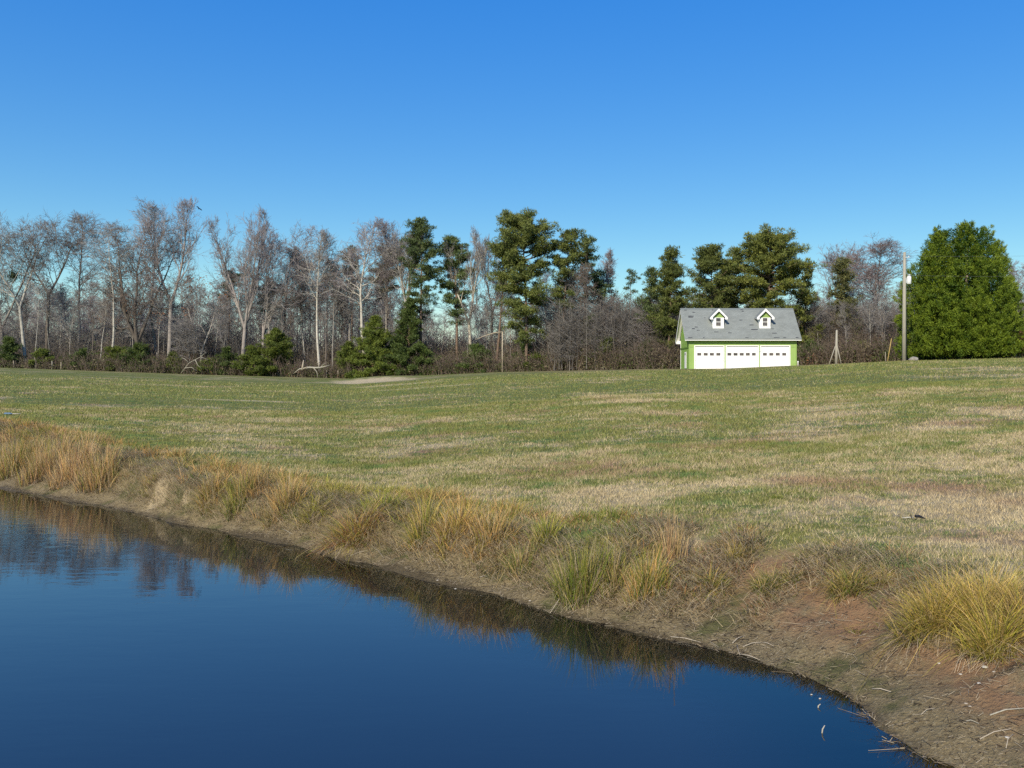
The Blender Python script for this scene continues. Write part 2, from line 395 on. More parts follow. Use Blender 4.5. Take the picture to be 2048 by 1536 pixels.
MAT['green'] = mat_plain('green_trim_paint', (.25,.37,.105), .55, .3, .06, 4, .05)
MAT['darkgreen'] = mat_plain('dark_green_batten_paint', (.11,.21,.04), .6, .25, .08, 4, .05)
MAT['felt'] = mat_plain('bare_roofing_felt', (.045,.048,.06), .9, .1, .2, 12, .1)
MAT['slate'] = mat_plain('shingle_edge', (.16,.18,.18), .9, .1, .1, 8, .1)
m, nt, b = new_mat('window_glass', .06, .6); b.inputs['Base Color'].default_value = (.10,.085,.085,1)
tc = nd(nt, 'ShaderNodeTexCoord'); nt.links.new(ramp(nt, noise(nt, tc.outputs['Object'], 3.1, 3), [(.35, (.035,.035,.045)), (.65, (.13,.11,.105))]), b.inputs['Base Color']); MAT['glass'] = m
MAT['polewood'] = mat_plain('weathered_pole_wood', (.33,.31,.25), .85, .1, .2, 6, .3, (6,6,.5))
MAT['paleWood'] = mat_plain('peeled_dead_wood', (.36,.31,.235), .85, .1, .2, 8, .3, (1,1,1))
MAT['yellowwood'] = mat_plain('yellowed_post_wood', (.42,.31,.12), .85, .1, .15, 6, .2)
MAT['metal'] = mat_plain('galvanised_metal', (.42,.44,.46), .4, .5, .1, 8, .05)
MAT['tank'] = mat_plain('pale_grey_enamel', (.72,.74,.75), .35, .4, .04, 4, .03)
MAT['wire'] = mat_plain('dark_cable', (.10,.10,.11), .5, .3, .1, 9, 0)
MAT['black'] = mat_plain('black_feathers', (.012,.012,.016), .6, .3, .3, 12, .1)
MAT['rock'] = mat_plain('grey_stone', (.26,.24,.21), .9, .1, .25, 4, .4)
MAT['chalk'] = mat_plain('pale_stone', (.42,.39,.33), .9, .1, .15, 20, .1)
MAT['blue'] = mat_plain('faded_blue_plastic', (.12,.20,.30), .5, .3, .1, 5, 0)

# ------------------------------------------------------------------ ground and water
def build_terrain():
    fa = np.arange(-44, 44.01, .2); ra = np.concatenate([np.arange(48, 316, 6.0)])
    ang = np.radians(np.concatenate([fa, ra]))
    rad = np.concatenate([[.6, 1.5, 2.5, 3.3], np.geomspace(4, 34, 330), np.geomspace(34.3, 150, 150), np.geomspace(155, 3500, 26)])
    A, Rr = np.meshgrid(ang, rad); X = np.sin(A)*Rr; Y = np.cos(A)*Rr
    Z, S, N = land(X, Y, True)
    yy = np.maximum(Y, 6); px = 1024 + F*X/yy
    wood = sstep(1.2, 3.2, Y + 1.2*vnoise(X, Y, .3, 12) - np.interp(px, ED_X, ED_D) + 0.5) * (Y > 40)
    na, nr = len(ang), len(rad)
    i = np.arange(nr-1)[:, None]*na; j = np.arange(na)[None, :]; j2 = (j+1) % na
    Q = np.stack([i+j, i+na+j, i+na+j2, i+j2], -1).reshape(-1, 4)
    V = np.stack([X, Y, Z], -1).reshape(-1, 3)
    c = len(V); V = np.vstack([V, [[0, 0, float(land(np.array([0.]), np.array([0.]))[0])]]])
    T = np.stack([np.full(na, c), np.arange(na), (np.arange(na)+1) % na], -1)
    f = lambda a: np.append(a.ravel(), a.ravel()[0])
    o = mesh_np('ground', V, [Q, T], MAT['terrain'], fl={'shore': f(S), 'bank': f(N), 'wood': f(wood)}, smooth=True)
    tag(o, kind='structure')
build_terrain()
def build_water():
    xs = np.concatenate([np.arange(-75, -14, 2.0), np.arange(-14, 7, .25)]); ys = np.concatenate([np.arange(1, 26, .25), np.arange(26, 54, 2.0)])
    X, Y = np.meshgrid(xs, ys); S = pond_sd(X, Y); n = len(xs)
    i = np.arange(len(ys)-1)[:, None]*n; j = np.arange(n-1)[None, :]
    Q = np.stack([i+j, i+j+1, i+n+j+1, i+n+j], -1).reshape(-1, 4)
    keep = S.ravel()[Q].min(1) < 1.0
    o = mesh_np('pond_water', np.stack([X, Y, 0*X], -1).reshape(-1, 3), [Q[keep]], MAT['water'], fl={'shore': S.ravel()}, smooth=True)
    tag(o, kind='structure')
build_water()

# ------------------------------------------------------------------ garage
def build_garage():
    W0, W1, YF, YB = 17.96, 28.85, 90.0, 94.4
    zb = 3.35
    ZE = 6.62        # top of wall plate
    RY = 92.2; RZ = 9.97; SL = (RZ-6.77)/(RY-89.5)
    g = empty('garage', ((W0+W1)/2, YF, zb)); tag(g, 'lime green three-bay garage with white doors, grey roof and two dormers', 'garage')
    ox, oy, oz = -(W0+W1)/2, -YF, -zb
    def B(): return MB()
    def fin(m, name, mat, parent=g, smooth=False):
        m.v = [(x+ox, y+oy, z+oz) for (x, y, z) in m.v]; return m.build(name, MAT[mat] if isinstance(mat, str) else mat, parent, smooth)
    X = lambda px, Y=YF: (px-1024)/F*Y
    Zp = lambda py, Y=YF: EYE + (HOR-py)/F*Y
    dz1 = Zp(692.5)
    doors = [(X(1390.3), X(1446.9)), (X(1453.2), X(1516)), (X(1522), X(1578.6))]
    # front wall: piers between the doors and a header, one mesh; side and back walls joined to it
    wl_ = B(); T = .14
    xs = [W0] + [v for d in doors for v in d] + [W1]
    for k in range(0, len(xs), 2): wl_.box(xs[k], xs[k+1], YF, YF+T, zb, dz1)
    wl_.box(W0, W1, YF, YF+T, dz1+.001, ZE+.25)
    wl_.box(W0, W0+T, YF+T+.001, YB, zb, ZE); wl_.box(W1-T, W1, YF+T+.001, YB, zb, ZE); wl_.box(W0+T+.001, W1-T-.001, YB-T, YB, zb, ZE)
    for (a, b_) in ((W0, W0+T), (W1-T, W1)):
        wl_.prism([(YF+T+.002, ZE+.001), (YB, ZE+.001), (YB, 6.77+(94.9-YB)*SL-.25), (RY, RZ-.25), (YF+T+.002, 6.77+(YF+T-89.5)*SL-.28)], 'x', a, b_)
    fin(wl_, 'wall', 'siding')
    # a belt seam of the sheet siding on the front
    s = B(); s.box(W0+.1, doors[0][0]-.13, YF-.012, YF-.001, dz1-.10, dz1-.085); fin(s, 'siding_seam', 'darkgreen'); s = B(); s.box(doors[2][1]+.13, W1-.1, YF-.012, YF-.001, dz1-.10, dz1-.085); fin(s, 'siding_seam', 'darkgreen')
    # battens on the gable wall
    bt = B()
    y = YF+.2
    while y < YB-.05:
        top = (6.77+(y-89.5)*SL-.3) if y < RY else (6.77+(94.9-y)*SL-.3)
        bt.box(W0-.035, W0-.001, y, y+.07, zb, max(ZE, top)-.02); y += .42
    fin(bt, 'batten', 'darkgreen')
    bl = B(); bl.box(W0-.05, W0-.036, YF, YB, dz1-.2, dz1-.06); fin(bl, 'belt_board', 'darkgreen')
    cb = B(); cb.box(W0-.03, W0+.09, YF-.03, YF-.002, zb, ZE); cb.box(W0-.03, W0-.002, YF-.001, YF+.12, zb, ZE); fin(cb, 'corner_board', 'green')
    cb = B(); cb.box(W1-.09, W1+.03, YF-.03, YF-.002, zb, ZE); cb.box(W1+.002, W1+.03, YF-.001, YF+.12, zb, ZE); fin(cb, 'corner_board', 'green')
    cb = B(); cb.box(W0-.03, W0+.0-.002, YB-.1, YB+.03, zb, ZE); fin(cb, 'corner_board', 'white')
    # roof
    RX0, RX1 = 17.48, 29.22; t = .07
    def slope(y): return 6.77+(y-89.5)*SL
    rf = B(); rf.prism([(89.47, slope(89.47)), (RY, RZ), (RY, RZ-t*1.6), (89.47, slope(89.47)-t*1.6)], 'x', RX0, RX1); fin(rf, 'front_roof_slope', 'shingle')
    rb = B(); rb.prism([(94.93, slope(89.47)), (RY+.001, RZ), (RY+.001, RZ-t*1.6), (94.93, slope(89.47)-t*1.6)], 'x', RX0, RX1); fin(rb, 'rear_roof_slope', 'shingle')
    rd = B(); rd.prism([(RY-.14, RZ-.14*SL+.012), (RY, RZ+.035), (RY+.14, RZ-.14*SL+.012), (RY+.14, RZ-.14*SL+.002), (RY-.14, RZ-.14*SL+.002)], 'x', RX0, RX1); fin(rd, 'ridge_cap', 'slate')
    fb = B(); fb.box(RX0, RX1, 89.50, 89.535, 6.53, 6.70); fin(fb, 'eave_board', 'white')
    fb = B(); fb.box(RX0, RX1, 94.86, 94.895, 6.53, 6.70); fin(fb, 'eave_board', 'white')
    so = B(); so.box(RX0+.03, RX1-.03, 89.536, YF-.04, 6.54, 6.56); fin(so, 'soffit', 'green')
    for xx, nm in ((RX0, 'rake_board'), (RX1-.03, 'rake_board')):
        rk = B()
        rk.prism([(89.536, slope(89.536)-.12), (RY, RZ-.12), (RY, RZ-.33), (89.536, slope(89.536)-.33)], 'x', xx, xx+.03)
        rk.prism([(94.86, slope(89.54)-.12), (RY+.002, RZ-.12), (RY+.002, RZ-.33), (94.86, slope(89.54)-.33)], 'x', xx, xx+.03)
        fin(rk, nm, 'white')
    us = B()  # white underside of the overhang past the gable
    us.prism([(94.85, slope(89.55)-.125), (RY+.01, RZ-.135), (RY+.01, RZ-.155), (94.85, slope(89.55)-.145)], 'x', RX0+.031, W0-.04)
    us.prism([(89.54, slope(89.54)-.125), (RY, RZ-.135), (RY, RZ-.155), (89.54, slope(89.54)-.145)], 'x', RX0+.031, W0-.04)
    fin(us, 'overhang_lining', 'white')
    cr = B(); cr.box(RX0+.032, W0+.0-.05, 94.45, 94.85, 6.36, 6.62); fin(cr, 'cornice_return', 'white')
    # worn spots of the roof where the felt shows
    rng = random.Random(5)
    spots = [(280,206,40),(393,237,40),(355,289,80),(352,304,70),(427,438,42),(388,460,42),(455,482,42),(1048,202,40),(1062,221,34),(1035,343,42),(1222,472,95),(1468,463,38),(1495,522,70),
             (885,518,50),(345,583,60),(530,583,20),(1118,583,48),(1525,583,85),(1633,583,40),(1803,583,42),(650,206,22),(545,311,16),(1180,410,60),(700,505,60)]
    for sx, sy, w in spots:
        py = 590+sy/6.827; px = 1330+sx/6.827
        # meet the sight line with the slope plane
        k = (HOR-py)/F; Yp = (6.77-SL*89.5-EYE)/(k-SL); xc = (px-1024)/F*Yp; hw = w/6.827/F*Yp/2; hh = .022+rng.random()*.014
        z = slope(Yp); mb = B(); n = (-.009*SL*.7, .012)
        pts = [(xc-hw, Yp-hh), (xc+hw*.9, Yp-hh*.8), (xc+hw, Yp+hh*.8), (xc-hw*.85, Yp+hh)]
        for q in (0, 1):
            for (a, c_) in pts: mb.v.append((a, c_-q*.008, slope(c_)+.002+q*.010))
        mb.f = [(0,1,2,3),(7,6,5,4),(0,4,5,1),(1,5,6,2),(2,6,7,3),(3,7,4,0)]
        fin(mb, 'missing_shingle', 'felt')
    # garage doors
    zt = Zp(694.2)
    wins = [[(442,497),(530,585),(615,670),(703,758)], [(855,908),(938,993),(1022,1077),(1106,1160),(1190,1242)], [(1340,1393),(1427,1482),(1515,1570),(1603,1657)]]
    for (a, b_), ws in zip(doors, wins):
        fr = B(); fr.box(a-.10, a, YF-.035, YF+.05, zb, dz1+.10); fr.box(b_, b_+.10, YF-.035, YF+.05, zb, dz1+.10); fr.box(a+.001, b_-.001, YF-.035, YF+.05, dz1, dz1+.10)
        fin(fr, 'door_frame', 'white')
        # sectional door: four panels with a hairline between, openings for the lights
        wz0, wz1 = Zp(711.2), Zp(705.8)
        d = B(); P = [zb, 3.98, 4.53, 5.05-.01, 5.50, dz1-.045]
        for k in range(2): d.box(a, b_, YF+.06, YF+.10, P[k]+.006, P[k+1]-.006)
        d.box(a, b_, YF+.06, YF+.10, P[2]+.006, wz0)
        d.box(a, b_, YF+.06, YF+.10, wz1, P[4]-.003); d.box(a, b_, YF+.06, YF+.10, P[4]+.006, P[5])
        xx = a
        for (u, v) in ws:
            l, r_ = X(1330+u/6.827), X(1330+v/6.827)
            d.box(xx, l, YF+.0605, YF+.0995, wz0, wz1); xx = r_
        d.box(xx, b_, YF+.0605, YF+.0995, wz0, wz1)
        dr = fin(d, 'garage_door', 'white')
        for (u, v) in ws:
            l, r_ = X(1330+u/6.827), X(1330+v/6.827)
            w_ = B(); w_.box(l, r_, YF+.08, YF+.086, wz0, wz1); o = fin(w_, 'door_window', 'glass', dr)
        gp = B(); gp.box(a, b_, YF+.101, YF+.12, zb, dz1); fin(gp, 'door_backing', 'felt', dr)
        kn = B(); kn.box((a+b_)/2-.06, (a+b_)/2+.06, YF+.035, YF+.059, 4.30, 4.33); fin(kn, 'handle', 'metal', dr)
    # side entrance on the gable wall (narrow white panel)
    y0, y1 = 91.1, 91.95
    sdr = B(); sdr.box(W0-.08, W0-.045, y0, y1, 3.75, 5.43); o = fin(sdr, 'side_door', 'white')
    pn = B(); pn.box(W0-.088, W0-.081, y0+.25, y1-.25, 5.1, 5.3); fin(pn, 'pane', 'glass', o)
    ub = B(); ub.box(X(1518.7), X(1520.4), YF-.08, YF-.002, Zp(703), Zp(701)); fin(ub, 'meter_box', 'metal')
    # dormers
    for off in (0, 4.75):
        f0, f1, yf = 20.56+off, 21.49+off, 90.42; ze = 8.93; ap = 9.80; xm = (f0+f1)/2
        zf = slope(yf)
        dw = B()   # cheek walls and face
        yend = 89.5 + (ze+.02-6.77)/SL
        dw.prism([(yf, zf-.03), (yf, ze), (yend, ze), (yf+.02, zf-.03)], 'x', f0-.10, f0-.04)
        dw.prism([(yf, zf-.03), (yf, ze), (yend, ze), (yf+.02, zf-.03)], 'x', f1+.04, f1+.10)
        for k in range(7):   # lap siding courses on the cheeks
            zz = zf+.08+k*.15
            ye = 89.5+(zz-6.77)/SL
            dw.box(f0-.112, f0-.101, yf+.01, max(ye, yf+.03), zz, zz+.135); dw.box(f1+.101, f1+.112, yf+.01, max(ye, yf+.03), zz, zz+.135)
        dw.box(f0-.10, f1+.10, yf-.04, yf-.001, zf-.06, ze-.02)
        # cut look: face is the surround, the window sits proud of it
        dm = fin(dw, 'dormer', 'white')
        gb = B(); gb.prism([(f0-.1, ze-.019), (f1+.1, ze-.019), (xm, ap-.16)], 'y', yf-.03, yf-.002); fin(gb, 'dormer_gable', 'green', dm)
        wx0, wx1, wz0, wz1 = xm-.235, xm+.235, 8.06, 8.86
        fm = B(); e = .05
        fm.box(wx0-e, wx0, yf-.075, yf-.041, wz0-e, wz1+e); fm.box(wx1, wx1+e, yf-.075, yf-.041, wz0-e, wz1+e)
        fm.box(wx0, wx1, yf-.075, yf-.041, wz1, wz1+e); fm.box(wx0, wx1, yf-.075, yf-.041, wz0-e, wz0); fm.box(wx0, wx1, yf-.072, yf-.041, (wz0+wz1)/2-.025, (wz0+wz1)/2+.025)
        fin(fm, 'window_frame', 'white', dm)
        pa = B(); pa.box(wx0+.001, wx1-.001, yf-.052, yf-.0415, wz0+.001, wz1-.001); fin(pa, 'window_pane', 'glass', dm)
        # little gable roof running back into the slope
        hw = .87; oh = .30; zl = 8.90; sl2 = (ap-zl)/hw
        for sgn, mt in ((-1, 'shingle'), (1, 'shingle')):
            r_ = B(); xa, xb = xm, xm+sgn*hw
            ya = yf-oh; yb1 = 89.5+(ap-6.77)/SL+.1; yb2 = 89.5+(zl-6.77)/SL+.1
            th = .06
            r_.v = [(xa, ya, ap), (xb, ya, zl), (xb, yb2, zl), (xa, yb1, ap), (xa, ya, ap-th), (xb, ya, zl-th), (xb, yb2, zl-th), (xa, yb1, ap-th)]
            r_.f = [(0,1,2,3),(7,6,5,4),(0,4,5,1),(1,5,6,2),(2,6,7,3),(3,7,4,0)]
            fin(r_, 'dormer_roof', mt, dm)
        tr = B()
        for sgn in (-1, 1):
            x0_, x1_ = xm, xm+sgn*(hw+.02)
            tr.v += []
            tr.prism([(x0_, ap+.015), (x1_, zl+.0), (x1_, zl-.20), (x1_-sgn*.26, zl-.20), (x1_-sgn*.26, zl+.02), (x0_, ap-.26)], 'y', yf-oh-.03, yf-oh-.001)
        fin(tr, 'bargeboard', 'white', dm)
        sf = B(); sf.box(xm-hw+.01, f0-.12, yf-oh, 89.5+(zl-.1-6.77)/SL, zl-.10, zl-.075); fin(sf, 'dormer_soffit', 'white', dm); sf = B(); sf.box(f1+.12, xm+hw-.01, yf-oh, 89.5+(zl-.1-6.77)/SL, zl-.10, zl-.075); fin(sf, 'dormer_soffit', 'white', dm)
build_garage()

# ------------------------------------------------------------------ trees: generators
def norm(d):
    l = math.sqrt(d[0]*d[0]+d[1]*d[1]+d[2]*d[2]) or 1; return (d[0]/l, d[1]/l, d[2]/l)
def perp_dir(rng, d, ang):
    """unit vector at angle ang from d, random azimuth"""
    u = norm((rng.gauss(0, 1), rng.gauss(0, 1), rng.gauss(0, 1)))
    k = u[0]*d[0]+u[1]*d[1]+u[2]*d[2]; p = norm((u[0]-k*d[0], u[1]-k*d[1], u[2]-k*d[2]))
    c, s = math.cos(ang), math.sin(ang)
    return (d[0]*c+p[0]*s, d[1]*c+p[1]*s, d[2]*c+p[2]*s)

def walk(rng, p, d, L, r, n, jit, up, taper=.75):
    pts = [p]; rr = [r]; dirs = [d]
    for i in range(n):
        d = norm((d[0]+rng.gauss(0, jit), d[1]+rng.gauss(0, jit), d[2]+rng.gauss(0, jit)+up))
        p = (p[0]+d[0]*L/n, p[1]+d[1]*L/n, p[2]+d[2]*L/n)
        pts.append(p); rr.append(r*(1-taper*(i+1)/n)); dirs.append(d)
    return pts, rr, dirs

def bare_skeleton(seed, H=20, clear=.4, limbs=14, spread=.24, ang=42, up=.10, stems=1, fork=.3, lean=0.0, jit=.045, sub=8, twigs=6, r0=None, crook=1.0):
    """returns thick polylines [(pts, radii)] and thin segments (p0, p1, r0, r1)"""
    rng = random.Random(seed); thick = []; thin = []
    r0 = r0 or H*.0115
    d0 = norm((lean, rng.gauss(0, .02), 1))
    if stems > 1:
        pts, rr, dr = walk(rng, (0, 0, -.3), d0, H*fork, r0, 4, jit*.5, .0, .15); thick.append((pts, rr))
        mains = []
        for k in range(stems):
            a = 2*math.pi*k/stems + rng.random()*1.2; t = R(14+rng.random()*22)
            dd = norm((math.sin(t)*math.cos(a)+d0[0]*.4, math.sin(t)*math.sin(a)*.8, math.cos(t)))
            mains.append((pts[-1], dd, H*(1-fork)*(1.0 if k == 0 else .78+rng.random()*.2), r0*.68, 9, 0.0))
    else:
        mains = [((0, 0, -.3), d0, H, r0, 13, clear)]
    for (p, d, L, r, n, cl) in mains:
        pts, rr, dr = walk(rng, p, d, L, r, n, jit*crook, .03*crook, .86); thick.append((pts, rr))
        nl = int(limbs*1.45) if stems == 1 else max(9, int(limbs/stems*1.7))
        cl0 = cl if stems == 1 else .12
        for k in range(nl):
            t = cl0 + (1-cl0)*((k+rng.random())/nl)**.9; i = min(int(t*n), n-1); f = t*n-i
            q = tuple(pts[i][c]*(1-f)+pts[i+1][c]*f for c in range(3)); rad = rr[i]*(1-f)+rr[i+1]*f
            tt = (t-cl0)/(1-cl0); prof = (1-tt)**.55*(.55+.45*min(1, tt*5))
            Lb = H*spread*prof*(.6+.75*rng.random())*(1.3 if stems > 1 else 1.0)+.6
            db = perp_dir(rng, dr[i], R(ang*(.8+.4*rng.random())))
            bp, br, bd = walk(rng, q, db, Lb, min(rad*.55, Lb*.022+.02), 6, .13*crook, up)
            thick.append((bp, br))
            for a in range(sub):
                u = .2+.8*(a+rng.random())/sub; ii = min(int(u*6), 5)
                L2 = Lb*.42*(1.1-u*.55)*(.7+.6*rng.random())+.25; d2 = perp_dir(rng, bd[ii], R(38+22*rng.random()))
                sp, sr, sdd = walk(rng, bp[ii], d2, L2, min(br[ii]*.6, .05), 3, .2, up*1.2, .5)
                for w in range(3): thin.append((sp[w], sp[w+1], max(sr[w], .02), max(sr[w+1], .018)))
                for b_ in range(twigs):
                    u2 = rng.random(); jj = min(int(u2*3)+1, 3)
                    L3 = L2*.45*(.6+.8*rng.random())+.18; d3 = perp_dir(rng, sdd[jj], R(35+25*rng.random())); d3 = norm((d3[0], d3[1], d3[2]+up*1.5))
                    a3 = sp[jj]; e = (a3[0]+d3[0]*L3, a3[1]+d3[1]*L3, a3[2]+d3[2]*L3)
                    thin.append((a3, e, .016, .009))
                    for _ in range(3):
                        d4 = perp_dir(rng, d3, R(32)); m_ = rng.random()*.7+.2; s4 = tuple(a3[c]+(e[c]-a3[c])*m_ for c in range(3)); L4 = L3*.55
                        thin.append((s4, (s4[0]+d4[0]*L4, s4[1]+d4[1]*L4, s4[2]+d4[2]*L4), .011, .007))
    return thick, thin

def fit_skeleton(thick, thin, H, W, leanx=0.0):
    P = np.array([s[1] for s in thin]); zt = np.percentile(P[:, 2], 99.7)
    xs = P[:, 0]; c = (np.percentile(xs, 6)+np.percentile(xs, 94))/2; hw = (np.percentile(xs, 94)-np.percentile(xs, 6))/2
    k = min(max(W/2/max(hw, .2), .45), 2.2); kz = H/zt
    def tf(p):
        t = max(p[2], 0)/zt; return ((p[0]-c*min(1, t*1.3))*k*1.0+leanx*t, p[1]*k, p[2]*kz)
    return [([tf(p) for p in a], b) for a, b in thick], [(tf(a), tf(b), r, s) for a, b, r, s in thin]

def seg_mesh(segs, k=3):
    S = np.array([(*a, *b, r, s) for a, b, r, s in segs]); A = S[:, :3]; Bp = S[:, 3:6]; r = S[:, 6]; s = S[:, 7]
    d = Bp-A; d /= np.maximum(np.linalg.norm(d, axis=1, keepdims=True), 1e-6)
    ref = np.where(np.abs(d[:, 2:3]) < .9, np.array([[0, 0, 1.]]), np.array([[1., 0, 0]]))
    u = np.cross(d, ref); u /= np.linalg.norm(u, axis=1, keepdims=True); v = np.cross(d, u)
    V = []
    for Pt, rad in ((A, r), (Bp, s)):
        for j in range(k):
            t = 2*math.pi*j/k; V.append(Pt + (u*math.cos(t)+v*math.sin(t))*rad[:, None])
    V = np.stack(V, 1).reshape(-1, 3); n = len(S); b = np.arange(n)[:, None]*(2*k)
    Q = np.concatenate([np.stack([b[:, 0]+j, b[:, 0]+(j+1) % k, b[:, 0]+k+(j+1) % k, b[:, 0]+k+j], -1) for j in range(k)])
    return V, Q

def tube_mesh(polys, k=6):
    mb = MB()
    for pts, rr in polys: mb.tube(pts, rr, k if rr[0] > .09 else 4, cap=False)
    return np.array(mb.v), np.array([f for f in mb.f if len(f) == 4])

def bare_tree(name, loc, skel, cols, parentless=True, leaves=None, kseg=3, label=None, cat='bare tree', group=None):
    """cols: (bark low, bark high, twig)"""
    th, tn = skel
    root = empty(name, loc)
    V, Q = tube_mesh(th); H = V[:, 2].max(); t = np.clip(V[:, 2:3]/H, 0, 1)
    c = np.array(cols[0])*(1-t) + np.array(cols[1])*t
    mesh_np('trunk', V, [Q], MAT['bark'], root, cols=c, smooth=True)
    V, Q = seg_mesh(tn, kseg); rs = np.random.RandomState(len(tn))
    n = len(tn); thk = np.array([s_[2] for s_ in tn]) > .0185; jc = (1+.25*(rs.rand(n)-.5))[:, None]*np.where(thk[:, None], np.array(cols[1])[None]*1.12, np.array(cols[2])[None])
    mesh_np('crown', V, [Q], MAT['twig'], root, cols=np.repeat(jc, 2*kseg, axis=0))
    if leaves:
        n, size, lc, zlo, zhi = leaves
        E = np.array([s[1] for s in tn]); Hh = E[:, 2].max(); E = E[(E[:, 2] > zlo*Hh) & (E[:, 2] < zhi*Hh)]
        if len(E):
            cl = E[rs.randint(0, len(E), max(4, n//40))]; C = cl[rs.randint(0, len(cl), n)] + rs.normal(0, .55, (n, 3))
            V, T = tri_cloud(C, rs, size, size*.8); cc = np.array(lc)[None]*(.7+.6*rs.rand(n))[:, None]
            mesh_np('dead_leaves', V, [T], MAT['leaf'], root, cols=np.repeat(cc, 3, axis=0))
    if label: tag(root, label, cat, group)
    return root

def tri_cloud(C, rs, L, W, bias=None, bw=0.0):
    n = len(C); d = rs.normal(size=(n, 3)); 
    if bias is not None: d = d*(1-bw) + bias*bw*1.7
    d /= np.linalg.norm(d, axis=1, keepdims=True)
    e = np.cross(d, rs.normal(size=(n, 3))); e /= np.maximum(np.linalg.norm(e, axis=1, keepdims=True), 1e-6)
    l = L*(.6+.8*rs.rand(n))[:, None]; w = W*(.6+.8*rs.rand(n))[:, None]
    V = np.stack([C-e*w/2, C+e*w/2, C+d*l], 1).reshape(-1, 3)
    T = np.arange(3*n).reshape(-1, 3); return V, T

def pine(name, loc, H, cb, prof, seed, label=None, n_limb=60, clump=.62, per=75, bark=(.16,.115,.085), leafc=((.030,.052,.018),(.085,.115,.032)), lean=0.0, trunk_r=None, cat='pine tree', group=None, needle=.30, rise=0.25):
    """prof: [(t, half width)] from the crown's base (0) to its top (1)"""
    rng = random.Random(seed); rs = np.random.RandomState(seed); root = empty(name, loc)
    r0 = trunk_r or H*.012
    pts, rr, dr = walk(rng, (0, 0, -.3), norm((lean, 0, 1)), H*.97, r0, 12, .018, .01, .88)
    thick = [(pts, rr)]; cl = []
    pt = [p[0] for p in prof]; pw = [p[1] for p in prof]
    for k in range(n_limb):
        t = ((k+rng.random())/n_limb)**(.78 if cb > 2 else 1.0); z = cb + (H-cb)*t*.98; i = min(int(z/(H*.97)*12), 11); f = min(1, z/(H*.97)*12-i)
        q = tuple(pts[i][c]*(1-f)+pts[i+1][c]*f for c in range(3)); q = (q[0], q[1], z)
        Rz = float(np.interp(t, pt, pw)); L = Rz*(.6+.55*rng.random())*1.08; a = rng.random()*6.283
        el = R(-8 + 55*t*rise*2.2 + rng.gauss(0, 9)); d = (math.cos(a)*math.cos(el), math.sin(a)*math.cos(el), math.sin(el))
        bp, br, bd = walk(rng, q, d, L, .02+L*.014, 4, .10, .05+.05*t); thick.append((bp, br))
        m = max(2, int(L/clump*1.55))
        for j in range(m):
            u = .32+.68*(j+rng.random())/m; ii = min(int(u*4), 3); g = u*4-ii
            c_ = [bp[ii][x]*(1-g)+bp[ii+1][x]*g for x in range(3)]; side = clump*.9*u
            cl.append((c_[0]+rng.gauss(0, side), c_[1]+rng.gauss(0, side), c_[2]+rng.gauss(0, side*.45)+.12))
    cl.append((pts[-1][0], pts[-1][1], H*.985)); 
    V, Q = tube_mesh(thick, 6); t = np.clip(V[:, 2:3]/H, 0, 1)
    mesh_np('trunk', V, [Q], MAT['bark'], root, cols=np.array(bark)*(1+.5*t), smooth=True)
    C0 = np.array(cl); n = len(C0); R0 = clump*(.6+.7*rs.rand(n)); shade = rs.rand(n)
    D = rs.normal(size=(n, per, 3)); D /= np.linalg.norm(D, axis=2, keepdims=True); rad = rs.rand(n, per, 1)**.5
    C = C0[:, None, :] + D*rad*R0[:, None, None]*np.array([1, 1, .55]); C = C.reshape(-1, 3)
    bias = (D + np.array([0, 0, .5])).reshape(-1, 3)
    V, T = tri_cloud(C, rs, needle, needle*.30, bias, .55)
    a, b = np.array(leafc[0]), np.array(leafc[1]); s = np.repeat(shade, per)*.65+rs.rand(n*per)*.35
    cc = a[None]*(1-s[:, None])+b[None]*s[:, None]
    mesh_np('crown', V, [T], MAT['leaf'], root, cols=np.repeat(cc, 3, axis=0))
    if label: tag(root, label, cat, group)
    return root

def spot(px, D):
    x = (px-1024)/F*D; return (x, D, zat(x, D))
def h_at(py, D, z0): return EYE + (HOR-py)/F*D - z0

PALE = ((.38,.36,.31),(.38,.36,.32),(.245,.23,.22)); GREY = ((.25,.23,.20),(.28,.26,.235),(.23,.215,.205)); DARK = ((.10,.085,.07),(.16,.135,.115),(.20,.165,.14))
PURP = ((.25,.225,.20),(.30,.265,.25),(.27,.24,.24))
